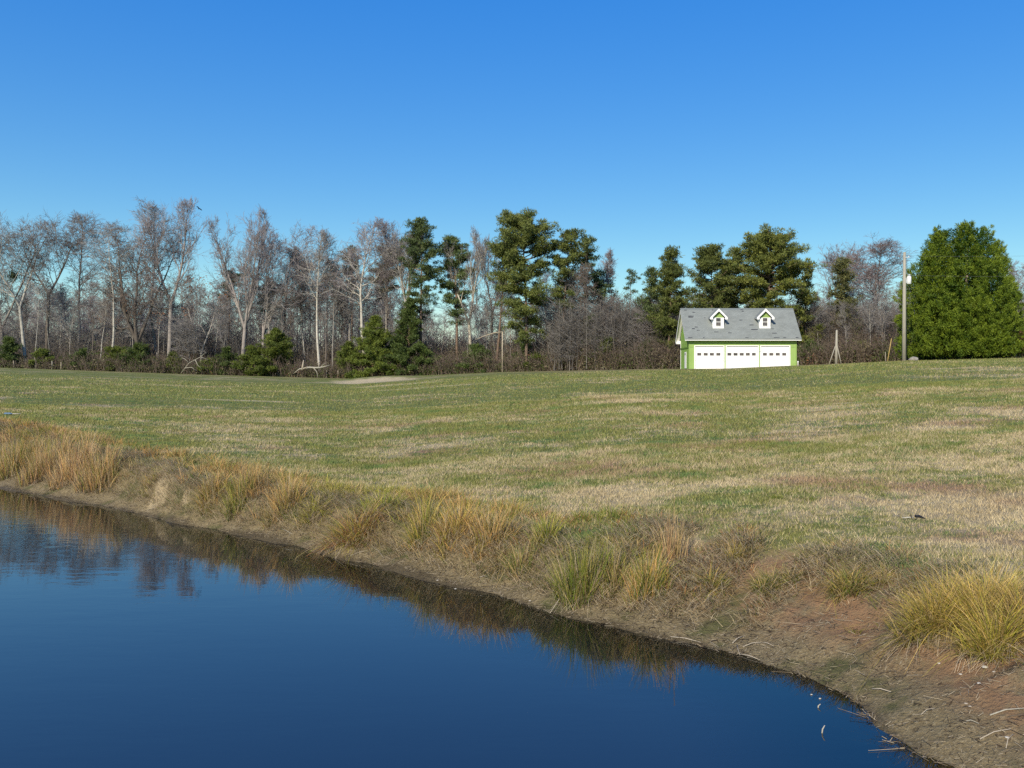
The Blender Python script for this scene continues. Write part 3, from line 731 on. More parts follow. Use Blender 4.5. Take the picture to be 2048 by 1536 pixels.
# ---- named bare trees, left to right: base px, top row, depth, crown width px, palette, options, label
HERO = [
 (8,430,127,120,GREY,dict(stems=3,fork=.25,ang=45),0,'bare grey tree with forked stems at the far left end of the wood',None),
 (53,432,124,95,PALE,dict(stems=2,fork=.42,ang=50,crook=1.6,lean=-.05),-1.5,'pale crooked oak carrying a dark green mistletoe clump, second bare tree from the left','m'),
 (93,428,126,105,DARK,dict(stems=2,fork=.55,ang=45),.6,'dark-trunked bare tree between the pale crooked oak and the straight tree with the narrow crown',None),
 (156,420,128,64,GREY,dict(stems=1,clear=.5,ang=35,limbs=16),0,'straight grey bare tree with a tall narrow crown left of the slender white trunk',None),
 (222,438,123,70,PALE,dict(stems=1,clear=.52,ang=45,limbs=13,r0=.2),0,'slender white-trunked bare tree standing just left of the spreading dark oak',None),
 (287,462,120,125,DARK,dict(stems=4,fork=.22,ang=58,crook=2.0,up=.04,limbs=20,r0=.38),-2.2,'big spreading dark oak with crooked low limbs and some brown leaves','b'),
 (318,402,126,82,GREY,dict(stems=1,clear=.5,ang=42,limbs=15,r0=.24),-1.2,'tall thin bare tree with a dark straight trunk just left of the tallest bare tree',None),
 (336,396,124,98,PURP,dict(stems=2,fork=.42,ang=42,crook=1.3,r0=.33,limbs=22),.5,'tallest bare tree of the wood, reddish crown, trunk curving under the flying bird',None),
 (403,532,121,84,GREY,dict(stems=2,fork=.2,ang=52,crook=1.8),0,'low crooked bare tree with orange leaves left in its crown, right of the tallest tree','o'),
 (383,640,119,40,GREY,dict(stems=1,clear=.3,ang=60,crook=2.0),-.8,'short bare tree with bent pale branches low at the wood edge',None),
 (484,412,124,92,PURP,dict(stems=3,fork=.30,ang=30,up=.16,limbs=24,r0=.32),0,'tall bare tree with a steep V-shaped reddish crown, left of the young bright green pines',None),
 (523,440,125,96,PURP,dict(stems=3,fork=.28,ang=38,up=.12,limbs=22),2.4,'broad bare tree leaning right, beside the V-shaped reddish crown',None),
 (577,480,128,40,DARK,dict(stems=1,clear=.45,ang=40),0,'thin dark bare tree left of the white pole-like trunk',None),
 (640,456,121,52,((.50,.47,.40),(.38,.35,.30),(.24,.22,.21)),dict(stems=1,clear=.56,ang=34,limbs=13,r0=.235,jit=.03),0,'bare tree with a straight bright white trunk rising behind the fallen log',None),
 (605,500,129,36,GREY,dict(stems=1,clear=.5,ang=36),0,'thin grey bare tree just left of the bright white trunk',None),
 (665,505,124,34,GREY,dict(stems=1,clear=.5,ang=36,r0=.13),0,'very thin grey bare tree just right of the bright white trunk',None),
 (733,432,123,76,((.47,.44,.37),(.44,.41,.36),(.26,.225,.225)),dict(stems=1,clear=.42,ang=46,limbs=17,r0=.3,crook=1.2),-1.0,'white-limbed bare tree with a tall rounded reddish crown above the young pines',None),
 (700,500,127,40,GREY,dict(stems=1,clear=.4,ang=36),0,'faint grey bare tree left of the white-limbed tree above the young pines',None),
 (776,436,125,34,((.36,.33,.27),(.36,.33,.28),(.27,.225,.22)),dict(stems=1,clear=.35,ang=30,limbs=16,r0=.17,up=.16),0,'straight slim pale bare tree with a spire-like crown right of the white-limbed tree',None),
 (812,448,124,56,PALE,dict(stems=4,fork=.52,ang=25,up=.15,r0=.26),0,'bare tree whose pale stems fan out like a broom left of the tall ragged pine',None),
 (944,452,121,66,((.43,.39,.31),(.38,.35,.29),(.24,.22,.21)),dict(stems=3,fork=.36,ang=40,r0=.25,crook=1.3),-1.2,'pale forked bare tree in front of the dark pine, over the brown bramble',None),
 (982,468,123,54,GREY,dict(stems=2,fork=.45,ang=38,crook=1.5,r0=.19),1.0,'bare tree with a curving pale upper stem left of the big round pine',None),
 (1148,532,114,36,PALE,dict(stems=1,clear=.55,ang=38,r0=.17),0,'thin white bare trunk standing right of the big round pine',None),
 (1208,500,120,28,((.30,.27,.23),(.27,.24,.22),(.28,.24,.24)),dict(stems=1,clear=.3,ang=22,limbs=14,r0=.11,up=.2),0,'thin faint bare sapling rising alone into the gap left of the garage pines',None),
 (1686,482,118,62,PURP,dict(stems=2,fork=.5,ang=42,up=.1),0,'bare tree with a round reddish crown behind the slim pine right of the garage',None),
 (1752,476,112,78,((.24,.20,.16),(.24,.20,.17),(.25,.195,.185)),dict(stems=1,clear=.5,ang=52,limbs=16,up=.13,r0=.22),0,'bare tree with an open round crown on a single trunk left of the utility pole',None),
 (2062,500,112,100,PURP,dict(stems=2,fork=.4,ang=40),0,'bare grey tree at the right end, half hidden behind the big evergreen',None),
 (1568,610,104,30,GREY,dict(stems=1,clear=.3,ang=40),0,'small bare tree just behind the right end of the garage roof',None),
 (1395,600,112,44,GREY,dict(stems=2,fork=.3,ang=35),0,'small bare tree between the pines just behind the left part of the garage roof',None),
]
for k, (px, top, D, cw, pal, opt, lx, lab, extra) in enumerate(HERO):
    D = max(D, float(edge_depth(px))+1.0)
    loc = spot(px, D); H = h_at(top, D, loc[2]); W = cw*(1.22 if k != 7 else 1.0)/F*D
    th, tn = bare_skeleton(140+k, H=H, **opt)
    sk = fit_skeleton(th, tn, H, W, lx)
    lv = {'b': (900, .16, (.13,.062,.025), .35, .98), 'o': (700, .17, (.26,.10,.03), .45, 1.0), None: None, 'm': None}[extra]
    o = bare_tree('bare_tree', loc, sk, pal, leaves=lv, label=lab)
    if extra == 'm':
        rs = np.random.RandomState(3); n = 500; C = rs.normal(0, .38, (n, 3))+np.array([-1.9, 0, h_at(551, D, loc[2])])
        V, T = tri_cloud(C, rs, .2, .14); cc = np.array([.055,.07,.015])[None]*(.6+.8*rs.rand(n))[:, None]
        mesh_np('leaves', V, [T], MAT['leaf'], o, cols=np.repeat(cc, 3, axis=0))

# ---- named pines: px, top row, crown bottom row, depth, profile in px, n limbs, label
G1 = ((.060,.085,.024),(.175,.195,.045)); G2 = ((.065,.090,.022),(.200,.210,.042)); G3 = ((.050,.080,.030),(.135,.172,.055))
PINES = [
 (843,438,640,120,[(0,16),(.2,30),(.35,22),(.55,36),(.8,30),(1,8)],64,G3,'tall ragged pine with drooping gaps right of the broom-shaped bare tree'),
 (915,470,655,121,[(0,20),(.2,34),(.4,28),(.65,30),(.85,22),(1,6)],66,G3,'dark pine half covered by the pale forked bare tree'),
 (1052,437,690,112,[(0,14),(.15,34),(.3,40),(.5,46),(.7,58),(.85,54),(.95,38),(1,14)],120,G1,'biggest pine, broad rounded crown, in the middle of the wood'),
 (992,462,590,117,[(0,10),(.3,22),(.7,24),(1,8)],34,G2,'pine whose crown peeks out left of the biggest round pine'),
 (1127,462,625,113,[(0,18),(.3,24),(.6,28),(.85,22),(1,9)],54,G1,'oval-topped pine touching the right side of the biggest round pine'),
 (1170,475,600,114,[(0,12),(.25,24),(.4,8),(.6,22),(.85,16),(1,5)],30,G3,'slim pine with an open flagged crown right of the oval-topped pine'),
 (1200,545,615,117,[(0,16),(.5,18),(1,6)],22,G3,'small dark pine below the slim flagged pine'),
 (1228,542,610,121,[(0,12),(.5,7),(1,3)],9,G3,'thin sparse pine top, left one of the two in the gap before the garage'),
 (1253,543,600,121,[(0,12),(.5,10),(1,4)],9,G3,'thin sparse pine top, right one of the two in the gap before the garage'),
 (1336,498,700,106,[(0,20),(.25,30),(.45,32),(.6,26),(.8,20),(1,6)],80,G1,'tall pine with a pointed top just left of the garage'),
 (1301,540,690,109,[(0,14),(.4,20),(.8,14),(1,5)],44,G3,'dark narrow pine leaning against the pointed pine left of the garage'),
 (1424,495,640,105,[(0,40),(.3,38),(.6,36),(.85,22),(1,7)],66,G1,'pine with a conical crown behind the left dormer of the garage'),
 (1478,503,640,108,[(0,26),(.3,28),(.7,22),(1,7)],44,G2,'smaller pine between the conical and the broad pine behind the garage'),
 (1541,479,640,104,[(0,46),(.3,50),(.6,56),(.85,44),(1,18)],112,G2,'broad domed pine behind the right half of the garage'),
 (1612,532,715,106,[(0,26),(.4,28),(.75,16),(1,5)],58,G2,'ragged pine standing just off the right end of the garage'),
 (1691,520,660,108,[(0,30),(.35,22),(.6,16),(.85,16),(1,6)],48,((.06,.07,.025),(.16,.155,.05)),'slim olive pine in front of the round reddish crown right of the garage'),
 (770,500,600,134,[(0,26),(.5,30),(.85,22),(1,8)],34,((.07,.075,.025),(.17,.155,.05)),'round-topped olive pine seen behind the bare trees left of the tall ragged pine'),
 (706,500,600,134,[(0,22),(.5,22),(1,8)],26,((.07,.075,.025),(.16,.15,.05)),'olive pine hidden behind the white-limbed bare tree'),
 (457,545,600,131,[(0,22),(.5,20),(1,8)],16,G3,'dark green pine top showing beside the V-shaped bare tree'),
 (537,560,640,131,[(0,16),(.5,18),(1,8)],20,G3,'dark pine crown behind the broad bare tree leaning right'),
 (1440,590,650,118,[(0,46),(.5,40),(1,14)],40,G2,'low pine crown filling the gap above the garage ridge'),
]
for k, (px, top, bot, D, prof, nl, gc, lab) in enumerate(PINES):
    loc = spot(px, D); H = h_at(top, D, loc[2]); cb = h_at(bot, D, loc[2]); s = D/F
    pine('pine_tree', loc, H, cb, [(t, w*s*(.85+.45*min(1, t*2))) for t, w in prof], 300+k, lab, n_limb=int(nl*1.05), leafc=gc, clump=.47 if nl > 40 else .42, per=52)
# ---- young bushy pines along the wood's edge
YG = ((.050,.078,.014),(.165,.200,.032)); YD = ((.038,.065,.018),(.115,.155,.035))
YOUNG = [
 (752,634,118,54,130,YG,'broad young pine, bright green, left of the spiky young pine'),
 (818,598,118,44,120,YD,'tall spiky young pine at the wood edge, tallest of the young pines'),
 (548,660,119,48,90,YG,'bushy bright green young pine left of the fallen log'),
 (505,695,118,36,50,YG,'low bright green young pine left of the bushy one by the fallen log'),
 (700,690,117,38,50,YG,'low yellowish young pine between fallen log and the broad young pine'),
 (848,700,117,34,44,YD,'low dark young pine at the right foot of the spiky young pine'),
 (800,708,116,40,44,YG,'low spreading young pine right below the spiky young pine'),
 (18,678,118,30,44,YD,'dark young pine at the left edge of the picture'),
 (88,702,118,26,34,YG,'small young pine under the dark-trunked tree on the left'),
 (165,704,119,22,30,YD,'small young pine under the straight tree with the narrow crown'),
 (232,698,119,34,44,YG,'low wide young pine left of the spreading dark oak'),
 (275,692,119,34,44,YD,'young pine under the spreading dark oak'),
 (345,712,118,20,24,YG,'small young pine between the two tallest trunks on the left'),
 (420,722,118,24,24,YG,'very low young pine left of the V-shaped bare tree'),
 (450,700,120,26,34,YD,'dark young pine left of the low bright one by the V-shaped tree'),
 (955,694,114,34,44,YD,'dark young pine beside the brown bramble, left of the bent snag'),
 (1068,712,113,28,30,YG,'low green shrub-like pine in front of the biggest pine trunk'),
 (1050,690,114,24,30,YD,'young pine at the foot of the biggest pine'),
 (1180,632,112,34,60,YD,'olive young pine half way up the edge, right of the thin white trunk'),
 (1214,680,108,26,44,YG,'rounded olive young pine in the brown thicket left of the garage'),
 (1290,690,108,22,30,YD,'young pine in the thicket close to the left side of the garage'),
 (1618,688,103,26,44,YD,'dark bushy young pine right beside the garage'),
 (1728,690,102,30,36,YG,'low green young pine right of the braced post'),
 (1762,702,101,26,30,YG,'low green young pine left of the leaning yellow stick'),
]
for k, (px, top, D, hw, nl, gc, lab) in enumerate(YOUNG):
    D = max(D, float(edge_depth(px))+.5)
    loc = spot(px, D); H = h_at(top, D, loc[2]); s = D/F
    pine('young_pine', loc, H, .25, [(0, hw*s*1.1), (.3, hw*s*.95), (.65, hw*s*.5), (1, .12)], 500+k, lab, n_limb=int(nl*.85), leafc=gc, clump=.36, per=56, needle=.26, rise=.55, trunk_r=.07, cat='young pine')

# ---- thin trees deep in the wood: eight grown once, then copied
def make_thin(seed, H):
    rng = random.Random(seed)
    th, tn = bare_skeleton(seed, H=H, clear=.35+.2*rng.random(), limbs=12, spread=.17, ang=38, up=.12, sub=5, twigs=5, r0=.085+.05*rng.random(), jit=.035)
    W = 2.6+2.0*rng.random(); th, tn = fit_skeleton(th, tn, H, W)
    pal = [GREY, PALE, PALE, GREY, ((.17,.145,.12),(.22,.19,.17),(.20,.17,.15)), PALE, DARK, PURP][seed % 8]
    return bare_tree('thin_tree', (0, 0, 0), (th, tn), pal)
THIN_LAB = 'thin bare trunk with a wispy crown, one of many deep in the wood'
protos = [make_thin(700+i, 15.0) for i in range(8)]
def copy_tree(o):
    c = o.copy(); col.objects.link(c)
    for ch in o.children:
        d = ch.copy(); col.objects.link(d); d.parent = c
    return c
rng = random.Random(77)
top_px = [(-80,590),(60,575),(200,560),(330,570),(420,600),(560,560),(640,560),(760,560),(860,600),(960,600),(1060,560),(1150,590),(1230,600),(1300,590),(1400,610),(1600,600),(1660,590),(1760,560),(1830,590),(2150,600)]
used = [False]*8; cnt = 0
for k in range(290):
    px = -60 + 2190*((k*0.61803398875) % 1.0) + rng.uniform(-6, 6)
    if 1370 < px < 1590 and rng.random() < .6: continue
    if 1830 < px < 2010 and rng.random() < .75: continue
    De = float(edge_depth(px)); D = De + 1.5 + 42*rng.random()**1.5
    if 845 < px < 1010 and rng.random() < .35: continue
    if 1300 < px < 1620 and D < 108: D = 108+rng.random()*20
    tp = float(np.interp(px, [a for a, b in top_px], [b for a, b in top_px])) + rng.gauss(8, 28)
    x = (px-1024)/F*D; z = zat(x, D); H = max(6.0, h_at(tp, D, z))
    i = rng.randrange(8)
    o = protos[i] if not used[i] else copy_tree(protos[i]); used[i] = True
    o.location = (x, D, z); s = H/15.0; w = s*rng.uniform(.75, 1.15); o.scale = (w, w, s); o.rotation_euler = (R(rng.gauss(0, 1.6)), R(rng.gauss(0, 1.6)), rng.random()*6.28)
    tag(o, THIN_LAB, 'bare tree', 'thin bare trees deep in the wood'); cnt += 1
for i, u in enumerate(used):
    if not u:
        for ch in list(protos[i].children): bpy.data.objects.remove(ch)
        bpy.data.objects.remove(protos[i])

# ---- undergrowth and the far wood
def undergrowth():
    rs = np.random.RandomState(9); n = 3700
    px = rs.uniform(-300, 2500, n); px = px[~((px > 1355) & (px < 1600))]
    De = edge_depth(px); D = De - 1.0 + 17*rs.rand(len(px))**1.7
    X = (px-1024)/F*D; Z = land(X, D); C = []; col_ = []; segs = []
    for i in range(len(px)):
        dense = 1.0
        h = (.7+1.7*rs.rand())*(1.0 if D[i]-De[i] < 3 else 1.9)*( .6 if px[i] < 120 else 1.0)
        if 1090 < px[i] < 1355: h *= 1.35
        if 1630 < px[i] < 1810: h *= 1.2
        w = .5+.9*rs.rand(); k = int(26*h)+18
        g = rs.rand(); base = (.060,.080,.018) if g < .45 else ((.105,.085,.05) if g < .74 else ((.17,.14,.085) if g < .96 else (.17,.085,.04)))
        P = np.stack([rs.normal(0, w*.5, k), rs.normal(0, w*.5, k), np.abs(rs.normal(.42, .3, k))*h], -1)+np.array([X[i], D[i], Z[i]])
        C.append(P); col_.append(np.array(base)[None]*(.55+.9*rs.rand(k))[:, None])
        for _ in range(7):
            a = rs.rand()*6.28; l = h*(.8+.6*rs.rand()); p0 = (X[i]+rs.normal(0, w*.4), D[i]+rs.normal(0, w*.4), Z[i]-.05); p1 = (p0[0]+math.cos(a)*l*.35, p0[1]+math.sin(a)*l*.35, p0[2]+l)
            segs.append((p0, p1, .018, .01))
            for _2 in range(2):
                b = rs.rand()*6.28; m = .3+.6*rs.rand(); q = tuple(p0[c]+(p1[c]-p0[c])*m for c in range(3)); segs.append((q, (q[0]+math.cos(b)*l*.35, q[1]+math.sin(b)*l*.35, q[2]+l*.25), .012, .007))
    C = np.concatenate(C); cc = np.concatenate(col_); V, T = tri_cloud(C, rs, .22, .11)
    V2, Q2 = seg_mesh(segs, 3); nn = len(V)
    tc2 = np.repeat(np.array([.18,.14,.11])[None]*(.5+.9*rs.rand(len(segs)))[:, None], 6, axis=0)
    o = mesh_np('undergrowth', np.vstack([V, V2]), [T, Q2+nn], MAT['leaf'], cols=np.vstack([np.repeat(cc, 3, axis=0), tc2]))
    tag(o, 'brown and green brush and bramble along the foot of the wood', 'undergrowth', None, 'stuff')
undergrowth()
def thicket():
    """the grey-brown tangle of low branches right of the garage and left of it"""
    rs = np.random.RandomState(19); segs = []
    zones = [(1100,1355,108,126,9.0,700), (1625,1830,106,120,7.0,620), (2000,2140,98,108,3.8,200), (2050,2900,104,128,6.5,700), (-700,-60,126,146,6.5,500), (-60,500,126,146,6.5,1000), (1355,1600,116,130,8.5,260), (500,1100,126,146,6.0,950)]
    for (a, b, d0, d1, hh, n) in zones:
        for _ in range(n):
            px = rs.uniform(a, b); D = rs.uniform(d0, d1); x = (px-1024)/F*D; z = zat(x, D) if _ % 6 == 0 else zz if _ % 6 else 0
            zz = z; h = hh*(.45+.6*rs.rand()); p = np.array([x, D, z]); t = rs.normal(0, .12, 2)
            q = p+np.array([t[0]*h, t[1]*h, h]); segs.append((tuple(p), tuple(q), .045, .018))
            for k in range(13):
                m = .2+.8*rs.rand(); s = p+(q-p)*m; ang = rs.rand()*6.28; l = (1.15-m*.6)*h*.30*(.6+.8*rs.rand()); e = s+np.array([math.cos(ang)*l, math.sin(ang)*l, l*rs.uniform(-.05, .9)])
                segs.append((tuple(s), tuple(e), .02, .011))
                for _2 in range(3):
                    m2 = .3+.7*rs.rand(); s2 = s+(e-s)*m2; a2 = rs.rand()*6.28; l2 = l*.5; segs.append((tuple(s2), tuple(s2+np.array([math.cos(a2)*l2, math.sin(a2)*l2, l2*.7])), .013, .007))
    V, Q = seg_mesh(segs, 3); c = np.array([.19,.175,.155])[None]*(.55+.8*rs.rand(len(segs)))[:, None]
    o = mesh_np('saplings_thicket', V, [Q], MAT['twig'], cols=np.repeat(c, 6, axis=0))
    tag(o, 'grey-brown tangle of saplings and low branches filling the wood between the trunks', 'thicket', None, 'stuff')
thicket()
def far_wood():
    rs = np.random.RandomState(29); segs = []
    for i in range(2500):
        px = rs.uniform(-700, 2900); D = rs.uniform(160, 215); x = (px-1024)/F*D; z = 3.4
        if 850 < px < 1180 and rs.rand() < .5: continue
        h = rs.uniform(8.5, 15.5)*(1.0 if px < 820 or px > 1200 else .85); r = rs.uniform(.05, .13); segs.append(((x, D, z-1), (x+rs.normal(0, .4), D, z+h), r, .03))
        for k in range(15):
            m = .3+.7*rs.rand(); a = rs.rand()*6.28; l = h*.2*(1.2-m*.6); s = (x, D, z+h*m); e = (x+math.cos(a)*l*.6, D+math.sin(a)*l*.6, z+h*m+l*.8); segs.append((s, e, .035, .018))
            for _ in range(2):
                b = rs.rand()*6.28; segs.append((e, (e[0]+math.cos(b)*l*.4, e[1]+math.sin(b)*l*.4, e[2]+l*.35), .022, .012))
    V, Q = seg_mesh(segs, 3); c = np.array([.20,.18,.17])[None]*(.6+.8*rs.rand(len(segs)))[:, None]
    o = mesh_np('far_woods', V, [Q], MAT['twig'], cols=np.repeat(c, 6, axis=0))
    tag(o, 'hazy mass of far bare trees seen through the trunks of the wood', 'far wood', None, 'stuff')
far_wood()

# ------------------------------------------------------------------ the big evergreen by the pole
def big_evergreen():
    x0, D = 43.55, 86.5; z0 = zat(x0, D); root = empty('evergreen_tree', (x0, D, z0))
    tag(root, 'huge dense egg-shaped evergreen beside the utility pole', 'evergreen tree')
    rs = np.random.RandomState(41); s = D/F
    # leaders: upright spires whose tips make the ragged outline (row of tip, x px offset, depth offset, radius px)
    leaders = [(-58,478,-1,32),(66,482,-1,32),(2,452,-1.5,34),(46,458,-1,32),(-34,462,0,32),(-92,548,0,26),(-74,500,-1.5,30),(-48,456,-1,34),(-22,468,1.5,34),(-6,448,-1.5,36),(15,441,0,34),(34,460,1.2,34),(55,490,-1.6,32),(74,520,.6,30),(92,560,-.4,26),(104,556,1.5,20),(-30,520,-3.6,36),(20,505,-3.8,38),(-66,580,-3.2,34),(66,580,-3.4,36),(100,640,-1.5,28),(-98,640,-1.2,24),
               (-15,590,-4.7,40),(40,620,-4.6,40),(-50,650,-4.3,38),(-105,690,-.5,18),(108,690,-.8,22),(0,500,3,40),(-60,520,3,40),(60,540,3,40),(85,660,-3.2,34),(0,660,-5.0,36)]
    C = []; Dv = []; S = []
    def shape(z):   # half width of the whole tree at height z
        t = np.clip(z/13.6, 0, 1); return 5.65*np.interp(t, [0,.06,.2,.35,.5,.65,.8,.9,1], [.96,.99,.97,.96,.94,.86,.72,.55,.14])
    for (dx, top, dy, rp) in leaders:
        ax = dx*s; h = h_at(top, D, z0); rad = rp*s*1.0
        nl = int(h*rad*11)
        for q in range(nl):
            z = h*(.98-.96*rs.rand()**.8); t = z/h; rr = rad*min(1, ((1-t)*2.1)**.9+.04)*rs.uniform(.75, 1.05); a = rs.rand()*6.283
            c = np.array([ax*(.86+.14*min(1, t*2))+math.cos(a)*rr, dy+math.sin(a)*rr, z]); hr = math.hypot(c[0], c[1])
            lim = shape(c[2])*(.97+.04*math.sin(a*2+z*2.2)+.03*rs.normal())
            if hr > lim: c[0] *= lim/hr; c[1] *= lim/hr
            if c[2] < .2: continue
            d = np.array([math.cos(a)*.62, math.sin(a)*.62, .80+.5*max(0, t-.6)]); d /= np.linalg.norm(d); ll = rs.uniform(.32, .66)*(1 if t < .8 else .9)
            m = 20; u = rs.rand(m)**.8; w = .21*(1-u)**.6+.03
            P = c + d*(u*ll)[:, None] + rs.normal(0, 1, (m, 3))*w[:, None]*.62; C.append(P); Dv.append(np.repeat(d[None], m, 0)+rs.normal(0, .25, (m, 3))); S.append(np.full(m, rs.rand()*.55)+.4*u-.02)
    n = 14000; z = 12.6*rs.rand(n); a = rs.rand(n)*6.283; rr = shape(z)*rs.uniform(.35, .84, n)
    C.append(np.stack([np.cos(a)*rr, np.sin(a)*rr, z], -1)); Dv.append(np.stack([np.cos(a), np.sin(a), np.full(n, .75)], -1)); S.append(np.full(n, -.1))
    C = np.concatenate(C); Dv = np.concatenate(Dv); S = np.concatenate(S)
    per = 3; n = len(C); off = rs.normal(0, .06, (n, per, 3)); P = (C[:, None]+off).reshape(-1, 3); Bv = np.repeat(Dv, per, axis=0)
    V, T = tri_cloud(P, rs, .20, .065, Bv, .55)
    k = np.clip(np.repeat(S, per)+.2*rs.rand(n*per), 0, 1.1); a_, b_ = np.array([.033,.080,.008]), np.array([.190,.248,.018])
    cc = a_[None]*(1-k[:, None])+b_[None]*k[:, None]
    low = np.repeat((C[:, 2] < 2.6) & (C[:, 0] > 3.4) & (rs.rand(n) < .35), per); cc[low] = np.array([.11,.06,.025])
    mesh_np('foliage', V, [T], MAT['leaf'], root, cols=np.repeat(cc, 3, axis=0))
    tr = MB()
    for (dx, dy, h) in ((-1.2,0,9),(0.4,-.6,11),(1.6,.5,9)):
        tr.tube([(dx*.5, dy*.5, -.2), (dx, dy, h*.5), (dx*1.3, dy*1.3, h)], [.25, .16, .05], 7)
    tr.tube([(4.25,-2.2,-.3),(4.4,-2.2,.9),(4.7,-2.1,1.8)], [.09,.07,.05], 6); tr.tube([(4.65,-2.2,-.3),(4.7,-2.3,.8),(5.1,-2.2,1.9)], [.08,.06,.04], 6); tr.tube([(4.45,-2.1,-.3),(4.25,-2.2,1.7)], [.06,.04], 6)
    o = tr.build('trunk', MAT['bark'], root, True)
    a = o.data.color_attributes.new('col', 'FLOAT_COLOR', 'POINT'); a.data.foreach_set('color', [.34,.28,.22,1]*len(o.data.vertices))
big_evergreen()

# ------------------------------------------------------------------ poles, posts, fence, logs
def pole():
    x, D = 35.36, 80.0; z = zat(x, D); p = empty('utility_pole', (x, D, z)); tag(p, 'grey wooden utility pole with white transformer, left of the big evergreen', 'utility pole')
    H = 9.8; MB().tube([(0,0,-.3),(.02,0,H*.5),(.04,0,H)], [.19,.155,.115], 12).build('pole', MAT['polewood'], p, True)
    t = MB(); zt = h_at(561, D, z)+.02; t.tube([(.42,-.05,zt-.35),(.42,-.05,zt-.33),(.42,-.05,zt+.30),(.42,-.05,zt+.34)], [.17,.20,.20,.17], 14); tk = t.build('transformer', MAT['tank'], p, True)
    for dx in (-.07, .08): MB().tube([(.42+dx,-.05,zt+.34),(.42+dx,-.05,zt+.42),(.42+dx,-.05,zt+.47),(.42+dx,-.05,zt+.56)], [.03,.045,.03,.02], 8).build('bushing', MAT['tank'], tk, True)
    MB().box(.12,.20,-.1,.0,zt-.25,zt+.2).build('bracket', MAT['metal'], tk)
    MB().box(-.02,.42,-.14,-.10,H-.52,H-.46).build('crossarm', MAT['metal'], p)
    MB().tube([(.38,-.12,H-.46),(.38,-.12,H-.40),(.38,-.12,H-.34)], [.03,.05,.02], 8).build('insulator', MAT['tank'], p, True)
    MB().tube([(.16,-.1,H-.5),(.2,-.14,H*.75),(.34,-.1,zt+.5)], [.012,.012,.012], 5).build('down_lead', MAT['wire'], p)
    for (za, zb2, lab) in ((z+H-.34, z+H+.1, 'upper thin power line running right from the pole top past the evergreen'), (z+h_at(551, D, z), z+h_at(548, D, z)+.2, 'lower thin power line running right across the front of the evergreen')):
        pts = [(x+.38+(30-.38)*t, D-.12-5.5*t, za+(zb2-za)*t-.9*4*t*(1-t)*.5) for t in [i/14 for i in range(15)]]
        w = MB().tube(pts, [.0065]*15, 5).build('power_line', MAT['wire']); tag(w, lab, 'power line')
pole()
def braced():
    D = 88.0; x = (1672.5-1024)/F*D; z = zat(x, D); p = empty('braced_post', (x, D, z)); tag(p, 'pale wooden post propped by slanting braces right of the garage', 'post')
    H = h_at(660, D, z); MB().tube([(0,0,-.3),(.02,0,H*.5),(.05,0,H)], [.15,.13,.085], 10).build('post', MAT['polewood'], p, True)
    for (bx, by, top) in ((-.72,.1,1.75),(.42,-.3,1.8),(.66,.3,1.7)):
        MB().tube([(bx,by,-.2),(bx*.12,by*.3,top)], [.045,.04], 8).build('brace', MAT['polewood'], p, True)
braced()
def stick(px0, py0, px1, py1, D, r, name, mat, lab, cat):
    x = (px0-1024)/F*D; z = zat(x, D); H = h_at(py1, D, z); p = MB().tube([(0,0,-.2),((px1-px0)/F*D*.5+.01,0,H*.5),((px1-px0)/F*D,0,H)], [r,r*.85,r*.7], 8).build(name, MAT[mat], None, True)
    p.location = (x, D, z); tag(p, lab, cat); return p
stick(1774.5,724,1783,677,90,.055,'leaning_stake','yellowwood','yellowish stake leaning right, left of the utility pole','stake')
stick(1771,724,1771,704,92,.04,'wooden_stake','polewood','short grey stake behind the leaning yellowish stake','stake')
posts = [(27,733,721,'paleWood','short pale fence post nearest the left edge of the picture'),(71,734,720,'polewood','grey fence post under the dark-trunked tree on the left'),(104,736,722,'polewood','grey fence post right of the one under the dark-trunked tree'),
         (122,737,724,'paleWood','pale fence post in the brush left of the straight bare tree'),(653,755,740,'paleWood','short pale fence post just right of the fallen log'),(676,755,741,'paleWood','short pale fence post further right of the fallen log'),
         (1325,739,727,'paleWood','lone pale fence post close to the left side of the garage'),(1207,741,730,'paleWood','pale fence post at the foot of the rounded olive young pine')]
for px, yb, yt, mt, lab in posts:
    D = float(edge_depth(px))-1.0; o = stick(px, yb, px, yt, D, .075, 'fence_post', mt, lab, 'fence post'); o['group'] = 'fence posts along the wood edge'
x = (1596-1024)/F*89.6; w = MB().tube([(0,0,-.2),(0,0,.32),(0,0,.36),(.0,0,.44)], [.055,.055,.075,.05], 10).build('vent_pipe', MAT['white'], None, True); w.location = (x, 89.6, zat(x, 89.6)); tag(w, 'small white capped pipe standing in the grass at the right corner of the garage', 'pipe')
def fallen():
    D = 118; a = spot(603, D); p = empty('fallen_log', a); tag(p, 'pale fallen log with an upright broken stub lying in front of the white trunk', 'fallen log')
    k = D/F; z0 = h_at(733, D, a[2])
    MB().tube([(-1.1,.1,z0-.95),(-.3,0,z0-.35),(1.0,0,z0-.12),(2.2,-.1,z0-.18),(3.0,-.15,z0-.05),(3.9,-.1,z0+.22)], [.03,.08,.12,.11,.08,.02], 8).build('trunk', MAT['polewood'], p, True)
    MB().tube([(.1,0,z0-.5),(.18,0,z0+.15),(.28,0,z0+.85)], [.13,.14,.05], 8).build('stub', MAT['paleWood'], p, True)
    MB().tube([(.2,0,z0-.35),(.55,-.1,z0-.15),(.9,-.1,z0+.02)], [.07,.06,.03], 6).build('branch', MAT['paleWood'], p, True)
    MB().tube([(1.6,-.1,z0-.15),(2.1,-.3,z0-.7),(2.3,-.4,-.1)], [.06,.045,.03], 6).build('branch', MAT['polewood'], p, True); MB().tube([(2.6,-.1,z0-.1),(2.9,0,z0+.3),(3.4,0,z0+.5)], [.05,.035,.012], 6).build('branch', MAT['polewood'], p, True)
